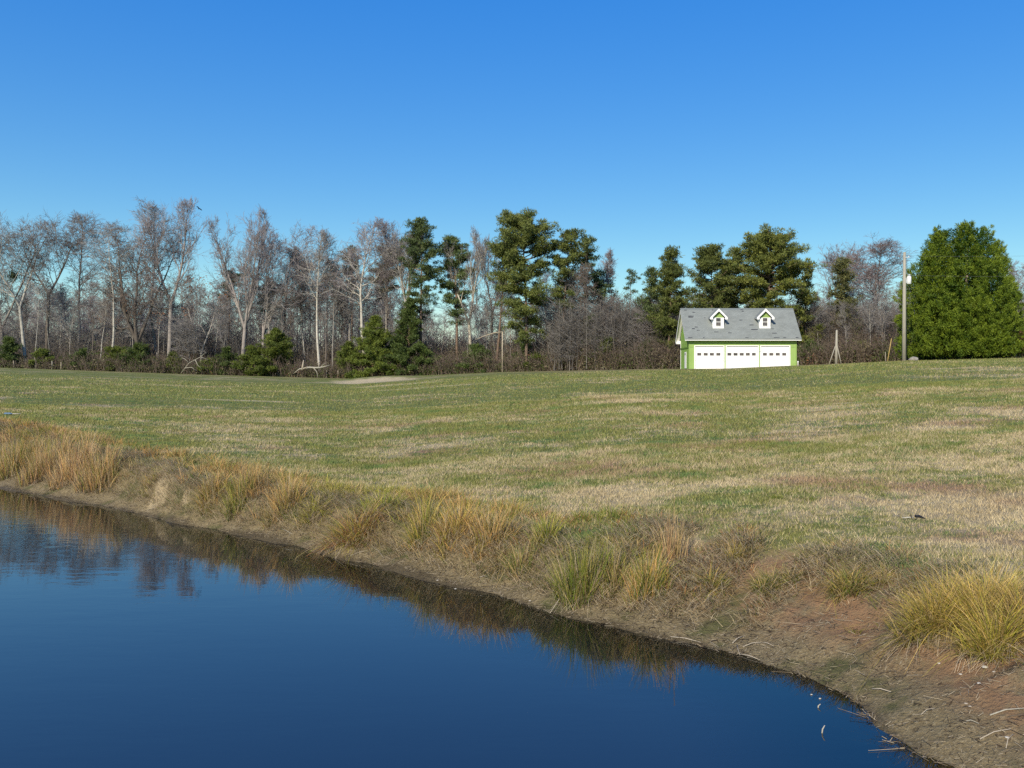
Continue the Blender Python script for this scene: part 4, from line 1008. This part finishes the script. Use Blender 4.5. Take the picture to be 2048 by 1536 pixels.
fallen()
def snag():
    D = 112.5; a = spot(1005, D); p = empty('broken_snag', a); tag(p, 'white dead trunk with its top snapped over to the left, beside the biggest pine', 'dead tree')
    H = h_at(664, D, a[2]); MB().tube([(0,0,-.2),(-.02,0,H*.5),(0,0,H)], [.10,.09,.085], 8).build('trunk', MAT['paleWood'], p, True)
    MB().tube([(.1,0,H+.02),(-1.1,-.05,H-.12),(-2.4,-.1,H-.55),(-3.5,-.1,H-1.0)], [.085,.075,.055,.02], 7).build('broken_top', MAT['paleWood'], p, True)
snag()
def dead_limb():
    D = 119; a = spot(362, D); p = MB(); k = D/F
    for pts in ([(0,0,.1),(1.1,0,1.5),(2.6,.1,2.3),(3.7,0,1.9)], [(1.1,0,1.5),(.6,-.2,2.0),(.1,0,2.2)], [(1.9,0,1.95),(2.3,-.2,1.2),(2.9,0,.6)], [(.5,0,.8),(1.5,-.3,.9),(2.2,-.2,.4)], [(2.6,.1,2.3),(3.3,0,2.9)]):
        p.tube(pts, [.05]+[.04]*(len(pts)-2)+[.015], 6)
    o = p.build('dead_branch', MAT['polewood'], None, True); o.location = a; tag(o, 'bleached dead branches sprawling at the wood edge right of the tallest bare tree', 'dead branch')
dead_limb()
def rock(loc, sx, sy, sz, seed, name, mat, lab, cat, group=None):
    rs = np.random.RandomState(seed); import bmesh
    bm = bmesh.new(); bmesh.ops.create_icosphere(bm, subdivisions=2, radius=1)
    for v in bm.verts: v.co = Vector((v.co.x*sx, v.co.y*sy, max(v.co.z, -.4)*sz))*(1+.25*(rs.rand()-.5))
    me = bpy.data.meshes.new(name); bm.to_mesh(me); bm.free(); o = link_mesh(name, me, MAT[mat]); o.location = loc; tag(o, lab, cat, group); return o
a = (36.05, 79.6); rock((a[0], a[1], zat(*a)+.1), .42, .3, .28, 3, 'rock', 'rock', 'grey rock at the foot of the utility pole', 'rock')

# ------------------------------------------------------------------ bird
def bird():
    D = 106.0; x = (398-1024)/F*D; z = EYE+(HOR-417)/F*D
    o = empty('bird', (x, D, z)); tag(o, 'black bird gliding in the sky right of the tallest bare tree', 'bird')
    mb = MB(); s = 1.0
    rings = [(-.26,.012,.02),(-.16,.05,.03),(-.05,.06,.055),(.07,.05,.05),(.15,.03,.03),(.19,.028,.03),(.23,.012,.015),(.27,.003,.004)]
    k = 8
    for (yy, rx, rz) in rings:
        for j in range(k): t = 2*math.pi*j/k; mb.v.append((math.cos(t)*rx, yy, math.sin(t)*rz))
    for i in range(len(rings)-1):
        for j in range(k): mb.f.append((i*k+j, i*k+(j+1) % k, (i+1)*k+(j+1) % k, (i+1)*k+j))
    mb.f.append(tuple(range(k))); mb.f.append(tuple((len(rings)-1)*k+j for j in range(k)))
    for sg in (-1, 1):
        out = [(0.03,.09,.0),(.17,.13,.05),(.30,.10,.045),(.41,.02,.03),(.40,-.02,.03),(.34,-.03,.035),(.24,-.07,.04),(.12,-.10,.03),(.03,-.10,0)]
        b = len(mb.v)
        for dz in (.012, -.012):
            for (a_, b_, c_) in out: mb.v.append((sg*a_, b_, c_+dz))
        n = len(out); mb.f.append(tuple(b+i for i in range(n))); mb.f.append(tuple(b+n+i for i in range(n))[::-1])
        for i in range(n): mb.f.append((b+i, b+(i+1) % n, b+n+(i+1) % n, b+n+i))
    ob = mb.build('body', MAT['black'], o); o.rotation_euler = (R(35), R(38), R(20)); o.scale = (1,1,1)
bird()

# ------------------------------------------------------------------ grass
def blades(name, X, Y, Z, L, Wd, az, lean, curve, cB, cT, segs, mat, parent=None, face=None, rs=None, droop=None):
    n = len(X); rs = rs or np.random.RandomState(1)
    if face is None: face = rs.rand(n)*6.283
    V = np.zeros((n, segs+1, 2, 3), dtype=np.float32); Cc = np.zeros((n, segs+1, 2, 3), dtype=np.float32)
    for k in range(segs+1):
        t = k/segs; hd = L*(lean*t + curve*t*t); vt = L*(t - (0.42*(lean+curve)**2*t*t)); 
        if droop is not None: vt = vt - L*droop*t*t
        cx = X+np.cos(az)*hd; cy = Y+np.sin(az)*hd; cz = Z+vt; w = Wd*(1-t*.92)*.5
        V[:, k, 0] = np.stack([cx-np.cos(face)*w, cy-np.sin(face)*w, cz], -1); V[:, k, 1] = np.stack([cx+np.cos(face)*w, cy+np.sin(face)*w, cz], -1)
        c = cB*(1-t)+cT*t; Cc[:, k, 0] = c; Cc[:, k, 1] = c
    b = (np.arange(n)*(segs+1)*2)[:, None]; q = np.concatenate([np.array([[2*k, 2*k+1, 2*k+3, 2*k+2]]) for k in range(segs)])
    Q = (b[:, :, None]+q[None]).reshape(-1, 4)
    return mesh_np(name, V.reshape(-1, 3), [Q], mat, parent, cols=Cc.reshape(-1, 3))

def field_grass():
    rs = np.random.RandomState(50); VX = []; RN = []; TP = []
    for (n, d0, d1, h, w) in ((330000, 6.3, 21, .050, .011), (230000, 21, 38, .06, .022), (150000, 38, 80, .075, .05)):
        d = np.sqrt(d0*d0+(d1*d1-d0*d0)*rs.rand(n)); a = rs.uniform(-.72, .72, n); X = a*d; Y = d
        Z, S, N = land(X, Y, True); k = (N > .72+.5*rs.rand(n)) & (rs.rand(n) < np.interp(Y, [0, 55, 80], [1, 1, .15])); X, Y, Z = X[k], Y[k], Z[k]; m = len(X)
        # tufts: pull towards clumps
        w = .0036+.00052*Y; l = np.interp(Y, [6, 20, 38, 80], [.046, .056, .066, .078])*(.5+.9*rs.rand(m))*(1+.35*vnoise(X, Y, .9, 31)); az = rs.rand(m)*6.283; ln = l*rs.uniform(.2, 1.1, m); fc = rs.uniform(-1.0, 1.0, m)
        ww = w*(.6+.8*rs.rand(m))/2
        A = np.stack([X-np.cos(fc)*ww, Y-np.sin(fc)*ww, Z-.005], -1); B_ = np.stack([X+np.cos(fc)*ww, Y+np.sin(fc)*ww, Z-.005], -1); T_ = np.stack([X+np.cos(az)*ln, Y+np.sin(az)*ln, Z+l], -1)
        VX.append(np.stack([A, B_, T_], 1).reshape(-1, 3)); r = rs.rand(m); RN.append(np.repeat(r, 3))
    V = np.concatenate(VX); rn = np.concatenate(RN)
    o = mesh_np('field_grass', V, [np.arange(len(V)).reshape(-1, 3)], MAT['short'], fl={'rnd': rn})
    tag(o, 'short mown grass, green and straw coloured, covering the field', 'grass', None, 'stuff')
field_grass()

PAL = {  # base and tip colours of each kind of tall grass
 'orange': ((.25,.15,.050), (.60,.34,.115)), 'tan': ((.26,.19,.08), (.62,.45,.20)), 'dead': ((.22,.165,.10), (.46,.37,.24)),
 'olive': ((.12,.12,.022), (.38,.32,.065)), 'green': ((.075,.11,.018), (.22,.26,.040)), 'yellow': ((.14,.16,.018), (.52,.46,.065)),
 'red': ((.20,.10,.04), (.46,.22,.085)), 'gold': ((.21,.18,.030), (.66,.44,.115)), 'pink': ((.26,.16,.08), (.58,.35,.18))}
def shore_pts(rs, n, s0, s1, pw=1.0, u0=0.0, u1=1.0):
    P = np.array([(-22, 30.5)] + SHORE + [(3.5, 5.4)]); sg = P[1:]-P[:-1]; ln = np.linalg.norm(sg, axis=1); cum = np.concatenate([[0], np.cumsum(ln)])
    # denser near the camera, where the picture shows more
    u = u0+(u1-u0)*rs.rand(n)**.8; t = u*cum[-1]; i = np.clip(np.searchsorted(cum, t)-1, 0, len(sg)-1); f = (t-cum[i])/ln[i]
    p = P[i]+sg[i]*f[:, None]; nrm = np.stack([-sg[i][:, 1], sg[i][:, 0]], -1)/ln[i][:, None]
    nrm = np.where((nrm[:, 1:2] < 0), -nrm, nrm)
    s = s0+(s1-s0)*rs.rand(n)**pw; return p[:, 0]+nrm[:, 0]*s, p[:, 1]+nrm[:, 1]*s, u, nrm
def bank_grass():
    rs = np.random.RandomState(60)
    # matted dead thatch hanging over the bank's face
    n = 150000; X, Y, u, nr = shore_pts(rs, n, .12, 2.6); Z, S, N = land(X, Y, True); PX = 1024+F*X/Y
    right = sstep(1480, 1640, PX)
    dens = .5+.5*vnoise(X, Y, 1.6, 33)
    k = (N > .20+.45*right+.25*rs.rand(n)) & (N < 1.05+.6*rs.rand(n)*dens) & (rs.rand(n) < .45+.75*dens); X, Y, Z, N, nr, PX = X[k], Y[k], Z[k], N[k], nr[k], PX[k]; m = len(X)
    az = np.arctan2(-nr[:, 1], -nr[:, 0])+rs.normal(0, 1.0, m); L = rs.uniform(.10, .30, m)*(1-.35*sstep(1.2, 1.9, N)); c = rs.rand(m)[:, None]
    tint = vnoise(X, Y, .8, 35)[:, None]
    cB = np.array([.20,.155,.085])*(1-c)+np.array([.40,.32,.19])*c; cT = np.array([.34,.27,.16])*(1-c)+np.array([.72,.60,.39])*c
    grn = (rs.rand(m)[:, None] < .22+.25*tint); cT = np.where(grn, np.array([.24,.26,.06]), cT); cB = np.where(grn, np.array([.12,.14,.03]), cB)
    rd = (rs.rand(m)[:, None] < .16); cT = np.where(rd, np.array([.48,.27,.14]), cT)
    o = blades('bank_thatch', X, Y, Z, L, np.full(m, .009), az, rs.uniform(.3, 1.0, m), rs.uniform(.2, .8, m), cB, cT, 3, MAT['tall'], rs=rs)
    tag(o, 'matted dead grass hanging over the pond bank', 'grass', None, 'stuff')
    # standing grass along the top of the bank
    C = []
    n = 4200; X, Y, u, nr = shore_pts(rs, n, .3, 2.7); Z, S, N = land(X, Y, True); PX = 1024+F*X/Y
    D = .5+.5*vnoise(X, Y, .9, 37)
    thin = (PX > 225) & (PX < 400); endr = (PX > 1500)
    k = (N > .42+.4*rs.rand(n)) & (N < 1.85) & (rs.rand(n) < np.where(thin, .12, np.where(endr, .22, D*.8+.1))); X, Y, Z, PX, nr = X[k], Y[k], Z[k], PX[k], nr[k]
    xs, ys, zs, Ls, azs, le, cu, cb, ct, wd = [], [], [], [], [], [], [], [], [], []
    for i in range(len(X)):
        px = PX[i]; r = rs.rand()
        if px < 260: kind = 'orange' if r < .25 else ('pink' if r < .45 else ('tan' if r < .65 else ('olive' if r < .87 else 'green'))); L0 = .45
        elif px < 620: kind = 'orange' if r < .4 else ('tan' if r < .7 else ('olive' if r < .88 else 'green')); L0 = .50
        elif px < 820: kind = 'olive' if r < .35 else ('tan' if r < .7 else 'yellow'); L0 = .34
        elif px < 1040: kind = 'orange' if r < .38 else ('olive' if r < .68 else ('tan' if r < .88 else 'green')); L0 = .40
        elif px < 1330: kind = 'olive' if r < .35 else ('green' if r < .55 else ('tan' if r < .8 else 'red')); L0 = .26
        else: kind = 'tan' if r < .35 else ('olive' if r < .6 else ('red' if r < .75 else ('dead' if r < .88 else 'green'))); L0 = .20
        m = int(rs.uniform(18, 50)); q = rs.normal(0, rs.uniform(.05, .15), (m, 2)); xs.append(X[i]+q[:, 0]); ys.append(Y[i]+q[:, 1]); zs.append(np.full(m, Z[i]-.01))
        Ls.append(L0*.8*rs.uniform(.3, 1.1, m)*rs.uniform(.5, 1.1)); azs.append(np.arctan2(q[:, 1], q[:, 0])+rs.normal(0, .6, m)); le.append(rs.uniform(0, .5, m)); cu.append(rs.uniform(.1, .95, m))
        b, t = PAL[kind]; v = rs.uniform(.45, 1.6, (m, 1)); cb.append(np.array(b)*v); ct.append(np.array(t)*v); wd.append(np.full(m, .0065+.0003*Y[i]))
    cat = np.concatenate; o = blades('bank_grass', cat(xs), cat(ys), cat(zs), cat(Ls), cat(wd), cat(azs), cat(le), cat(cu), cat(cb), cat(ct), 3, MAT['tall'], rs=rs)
    tag(o, 'tall dry orange and olive grass standing along the top of the pond bank', 'grass', None, 'stuff')
bank_grass()

def clump(px, py, hpx, wpx, kinds, n, lab, seed, curve=(.1,.7), lean=(0,.35), name='grass_clump', stalk=False):
    x, y, z = at_px(px, py); rs = np.random.RandomState(seed); s = y/F; Lm = hpx*s*1.12; rad = wpx*s*.40
    root_mat = MAT['tall']; a = rs.rand(n)*6.283; r = rad*rs.rand(n)**.62*(1+.25*np.sin(a*3+seed)); qx = np.cos(a)*r; qy = np.sin(a)*r*.7
    Z = land(x+qx, y+qy) - z - .012
    ks = rs.randint(0, len(kinds), n); cB = np.array([PAL[k][0] for k in kinds])[ks]; cT = np.array([PAL[k][1] for k in kinds])[ks]; v = rs.uniform(.45, 1.6, (n, 1))
    L = Lm*rs.uniform(.25, 1.1, n)*(1.08-.35*np.minimum(1, r/rad)**2)*(1+.18*np.sin(a*2+seed*1.7)); az = a+rs.normal(0, 1.1, n)
    dd = rs.rand(n) < .20; L = np.where(dd, np.minimum(L*.6, .30), L); dz = np.where(dd, .75, 0.0)
    cB = np.where(dd[:, None], np.array([.20,.155,.10]), cB); cT = np.where(dd[:, None], np.array([.42,.34,.235]), cT)
    le_ = rs.uniform(*lean, n)*(.4+r/max(rad, .01))+dd*.55; cu_ = rs.uniform(*curve, n)*(.4+.6*r/max(rad, .01))
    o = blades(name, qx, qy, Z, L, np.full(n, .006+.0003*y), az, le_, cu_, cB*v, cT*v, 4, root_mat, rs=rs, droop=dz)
    o.location = (x, y, z); tag(o, lab, 'grass clump'); return o
CL = [
 (30,955,95,110,['orange','olive','green'],1500,'tall orange grass clump with a dark green heart at the left edge of the bank',(0,.3),(0,.2)),
 (95,965,90,110,['orange','pink','yellow'],1600,'tall pinkish-orange grass clump second from the left on the bank',(0,.3),(0,.2)),
 (150,970,100,90,['pink','orange'],1300,'reddish feathery grass clump standing highest in the left stand on the bank',(0,.25),(0,.18)),
 (200,980,88,90,['pink','green','orange'],1400,'orange and dark green grass clump at the right end of the left stand',(0,.35),(0,.2)),
 (315,955,26,60,['yellow','olive'],500,'small yellow-green tuft above the white sandy scar of the bank',(.2,.8),(.1,.5)),
 (425,990,48,70,['orange','olive'],700,'low orange grass clump just right of the white sandy scar',(.1,.5),(0,.3)),
 (478,1015,64,56,['green','olive'],1000,'dense dark green clump with an orange fringe above the water, right of the sandy scar',(0,.35),(0,.25)),
 (505,985,66,70,['orange','tan'],900,'feathery orange tuft rising behind the dense dark green clump',(0,.25),(0,.15)),
 (575,1010,62,90,['orange','tan','olive'],1200,'pale orange grass clump between the dark green clump and the red-brown tussock',(.05,.5),(0,.3)),
 (625,1035,44,70,['olive','yellow'],700,'olive tuft left of the arching red-brown tussock',(.2,.8),(.1,.5)),
 (712,1075,74,120,['red','gold','red','yellow'],1700,'big arching red-brown tussock hanging over the bank',(.5,1.2),(.1,.6)),
 (760,1022,46,110,['yellow','green'],900,'bright yellow-green tuft behind the red-brown tussock',(.1,.7),(.1,.5)),
 (850,1075,82,80,['olive','gold','green'],1300,'olive grass clump with orange tips right of the red-brown tussock',(.05,.5),(0,.3)),
 (915,1070,72,100,['orange','olive','gold'],1400,'orange-tipped grass clump in the middle of the long golden stand',(.05,.5),(0,.35)),
 (985,1075,66,100,['orange','tan','olive'],1300,'tan grass clump at the right end of the long golden stand',(.1,.6),(0,.35)),
 (1000,1120,40,90,['tan','orange'],600,'arching straw-coloured tuft drooping over the pale bank face',(.7,1.3),(.3,.8)),
 (1095,1083,58,56,['yellow','green'],800,'bright green spiky tuft standing alone right of the golden stand',(.05,.45),(0,.35)),
 (1045,1150,70,60,['green','tan'],600,'sparse green tuft leaning over the bank below the bright spiky tuft',(.1,.5),(0,.3)),
 (1160,1195,104,110,['green','green','olive'],1500,'tall green rush clump reaching to the waterline',(0,.35),(0,.28)),
 (1225,1175,70,70,['green','olive','tan'],600,'loose green rushes just right of the tall rush clump',(.05,.4),(0,.25)),
 (1295,1190,88,90,['olive','green','orange'],1300,'green and rusty rush clump above the dark twigs of the shore',(0,.35),(0,.25)),
 (1345,1120,88,60,['pink','tan'],420,'dry pinkish broom-like tuft with two very tall stalks',(0,.25),(0,.15)),
 (1425,1178,50,70,['olive','green','gold'],700,'low fan-shaped sedge right of the rusty rush clump',(.4,1.0),(.2,.7)),
 (1468,1122,40,44,['gold','olive'],400,'small upright golden tuft alone on the bank top',(.05,.4),(0,.35)),
 (1535,1175,44,70,['green','olive'],600,'small dark green sedge between the golden tuft and the olive sedge',(.3,.9),(.1,.5)),
 (1580,1165,28,60,['green','olive'],400,'tiny green sedge close beside the small dark green one',(.3,.9),(.1,.5)),
 (1702,1182,54,100,['olive','gold','green'],1000,'fan-shaped olive sedge over the reddish beach',(.3,1.0),(.1,.6)),
 (1765,1168,34,70,['tan','olive'],500,'low tan tuft between the olive sedge and the great golden clump',(.3,.9),(.1,.5)),
 (1875,1255,100,140,['gold','gold','yellow','olive'],2300,'left part of the great golden sedge on the beach, with splayed lower blades',(.25,.95),(.05,.5)),
 (1955,1235,92,150,['gold','gold','tan','yellow'],2400,'middle of the great golden sedge on the beach, thickest and tallest',(.2,.9),(.05,.45)),
 (1985,1300,96,120,['gold','olive','yellow'],1700,'front tuft of the great golden sedge, nearest to the water',(.25,.95),(.05,.5)),
 (2045,1255,96,130,['gold','olive','tan'],1900,'right part of the great golden sedge, cut by the right edge of the picture',(.2,.9),(.05,.45)),
 (1620,1001,13,34,['green'],160,'small round blue-green tuft alone in the field, right one of the pair',(.2,.8),(.1,.6)),
 (1552,998,11,40,['green'],160,'small round blue-green tuft alone in the field, left one of the pair',(.2,.8),(.1,.6)),
]
for i, (px, py, h, w, ks, n, lab, cv, le) in enumerate(CL):
    if px < 260: h *= .72; py -= 8; ks = ks+['tan', 'dead']
    if 400 < px < 1500: h *= .88; n = int(n*.9); ks = ks*2+['dead']
    if h > 20: ks = ks+['tan']; cv = (cv[0], cv[1]*1.25+.15); h *= .97; w *= 1.12
    o = clump(px, py, h, w, ks, n, lab, 900+i, cv, le)
# two very tall feathery stalks rise from the broom-like tuft
x, y, z = at_px(1345, 1120); rs = np.random.RandomState(5); n = 26
def stalks():
    lean = [(.05, .78), (-.14, .62), (.16, .5), (-.26, .55)]
    mb = MB()
    for i, (dx, h) in enumerate(lean):
        pts = [(dx*.2+i*.03, 0, -.02), (dx*.3+i*.03, 0, h*.5), (dx*.5+i*.03, .02, h)]; mb.tube(pts, [.004,.0035,.002], 4)
        for k in range(16):
            t = .45+.55*k/16; q = (dx*(.3+.2*t)+i*.03, .01, h*t); a = rs.rand()*6.28; mb.tube([q, (q[0]+math.cos(a)*.02, q[1]+math.sin(a)*.02, q[2]+.035)], [.003,.001], 3)
    o = mb.build('grass_stalk', MAT['tall'], None); o.location = (x, y, z)
    a = o.data.color_attributes.new('col', 'FLOAT_COLOR', 'POINT'); a.data.foreach_set('color', [.46,.34,.18,1]*len(o.data.vertices)); tag(o, 'four thin tan stalks sticking high above the bank near the broom-like tuft', 'grass stalks')
stalks()

# ------------------------------------------------------------------ debris
def shore_debris():
    rs = np.random.RandomState(71); n = 20000; X, Y, u, nr = shore_pts(rs, n, -.03, 1.9, 1.3, .05, 1.0); Z, S, N = land(X, Y, True)
    k = (N < .95) & (Z > -.01); X, Y, Z, nr = X[k], Y[k], Z[k], nr[k]; m = len(X)
    L = rs.exponential(.04, m)+.02; a = np.arctan2(nr[:, 1], nr[:, 0])+rs.normal(0, 1.1, m); a = np.where(rs.rand(m) < .35, rs.rand(m)*6.28, a)
    segs = []; cc = []
    for i in range(m):
        x1, y1 = X[i]+math.cos(a[i])*L[i], Y[i]+math.sin(a[i])*L[i]; z1 = zat(x1, y1) if i % 40 == 0 else Z[i]+rs.uniform(-.01, .03)
        segs.append(((X[i], Y[i], max(Z[i], 0)+.006), (x1, y1, max(z1, 0)+.008), .0026, .0017)); b = rs.rand()
        cc.append((.42,.35,.24) if b < .3 else ((.22,.17,.11) if b < .65 else (.055,.042,.032)))
    V, Q = seg_mesh(segs, 3); o = mesh_np('shore_litter', V, [Q], MAT['twig'], cols=np.repeat(np.array(cc), 6, axis=0)); tag(o, 'fine litter of straws and twigs on the mud of the shore', 'litter', None, 'stuff')
shore_debris()
STICKS = [(1340,1276,1402,1290,.010,'pale curved stick lying on the mud below the rusty rush clump'),(1465,1290,1486,1277,.012,'short thick pale stick on the shore above the forked stick'),
 (1474,1296,1480,1318,.008,'thin stick pointing down to the water at the fork of sticks'),(1486,1300,1524,1289,.010,'long pale twig, upper arm of the forked sticks on the shore'),(1524,1289,1548,1299,.008,'short pale twig continuing the forked sticks to the right'),
 (1480,1313,1520,1326,.009,'stick lying along the waterline under the forked sticks'),(1100,1232,1146,1170,.008,'straw leaning up from the waterline left of the tall rush clump'),(1744,1385,1782,1390,.010,'straight grey stick on the olive mud right of the water'),
 (1980,1435,2048,1428,.012,'dark curved stick at the right edge of the picture'),(1960,1488,2022,1472,.010,'long straight straw-coloured cane in the lower right corner'),(2012,1500,2026,1474,.007,'thin grey stick crossing the long cane in the lower right corner'),
 (1932,1446,1958,1452,.007,'short thin straw left of the dark curved stick'),(1842,1440,1870,1428,.007,'small straw on the mud near the notch of the shoreline'),(960,1160,975,1158,.010,'short white straw on the mud under the drooping tuft'),(700,1113,735,1105,.008,'pale straw at the waterline under the red-brown tussock'),
 (745,1095,768,1118,.007,'slanting straw right of the red-brown tussock'),(560,1060,585,1072,.010,'dark stick lying in the water margin left of the red-brown tussock')]
for i, (x0, y0, x1, y1, r, lab) in enumerate(STICKS):
    a = at_px(x0, y0); b = at_px(x1, y1); r *= .5
    m = ((a[0]+b[0])/2, (a[1]+b[1])/2+.02, max((a[2]+b[2])/2, 0)+.02)
    dark = 'dark' in lab; rel = lambda p, dz=0: (p[0]-a[0], p[1]-a[1], max(p[2], 0)-max(a[2], 0)+dz)
    o = MB().tube([rel(a, .01), rel(m), rel(b, .014)], [r, r*.9, r*.6], 6).build('stick', MAT['polewood' if dark else 'paleWood'], None, True); o.location = (a[0], a[1], max(a[2], 0)); tag(o, lab, 'stick', 'sticks on the shore')
for i, (px, py, h, lab) in enumerate([(1642,1466,.06,'short pale reed stub standing in the open water near the shore'),(1634,1415,.03,'tiny dark stub standing in the water off the beach')]):
    q = px_flat(px, py); o = MB().tube([(0,0,-.1),(.012,0,h*.5),(.03,.0,h)], [.006,.006,.004], 6).build('reed_stub', MAT['polewood'], None, True); o.location = (q[0], q[1], 0); tag(o, lab, 'reed stub')
for i, (px, py, lab) in enumerate([(1640,1398,'small white fleck floating on the water near the shore, right one'),(1623,1390,'small pale fleck floating on the water near the shore, left one')]):
    q = px_flat(px, py); rock((q[0], q[1], .004), 0.010, .008, .006, 50+i, 'floating_fleck', 'chalk', lab, 'debris', 'flecks floating by the shore')
PEB = [(1970,1342,.035,'largest white stone on the reddish beach'),(1988,1344,.018,'small white stone right beside the largest one'),(1878,1333,.02,'small pale stone left of the largest white stone on the beach'),(1921,1352,.02,'pale stone below and left of the largest white stone'),
       (1958,1369,.022,'pale stone below the largest white stone'),(1932,1413,.02,'pale stone low on the reddish beach, left one of the close pair'),(1940,1415,.018,'pale stone low on the reddish beach, right one of the close pair'),(2014,1478,.022,'white stone by the long cane in the lower right corner'),
       (875,1164,.022,'small white stone at the waterline under the golden stand'),(911,1181,.02,'white stone in the water margin right of the one under the golden stand'),(1060,1203,.02,'white stone on the mud left of the tall rush clump')]
for i, (px, py, r, lab) in enumerate(PEB):
    r *= .6; q = at_px(px, py); rock((q[0], q[1], max(q[2], 0)+r*.2), r*1.3, r, r*.55, 80+i, 'pebble', 'chalk' if 'white' in lab else 'paleWood', lab, 'stone', 'stones on the shore')
# dark scrap in the field and the pale-blue scrap on the left
q = at_px(1832, 1042); r_ = empty('field_scrap', (q[0], q[1], q[2]+.03)); tag(r_, 'dark curled bark scrap with a pale strip lying in the field at right', 'scrap')
r_.scale = (.62, .62, .62); MB().tube([(-.02,0,.05),(.06,0,.045),(.15,-.01,.01),(.2,-.01,-.01)], [.03,.034,.02,.008], 8).build('bark', MAT['black'], r_, True); MB().tube([(-.30,0,.01),(-.17,0,.018),(-.05,0,.015)], [.008,.014,.01], 6).build('strip', MAT['chalk'], r_, True); MB().tube([(-.10,0,0),(-.115,0,.09)], [.016,.006], 6).build('splinter', MAT['black'], r_, True)
q = at_px(24, 832); r_ = empty('pipe_scrap', (q[0], q[1], q[2]+.07)); tag(r_, 'blue and white scrap lying in the grass near the left edge', 'scrap')
MB().tube([(-.35,0,.02),(-.1,0,.02),(.02,0,0)], [.05,.055,.03], 8).build('blue_end', MAT['blue'], r_, True); MB().tube([(.0,0,0),(.4,0,.01)], [.025,.02], 8).build('white_end', MAT['chalk'], r_, True); r_.scale = (.75, .75, .6)
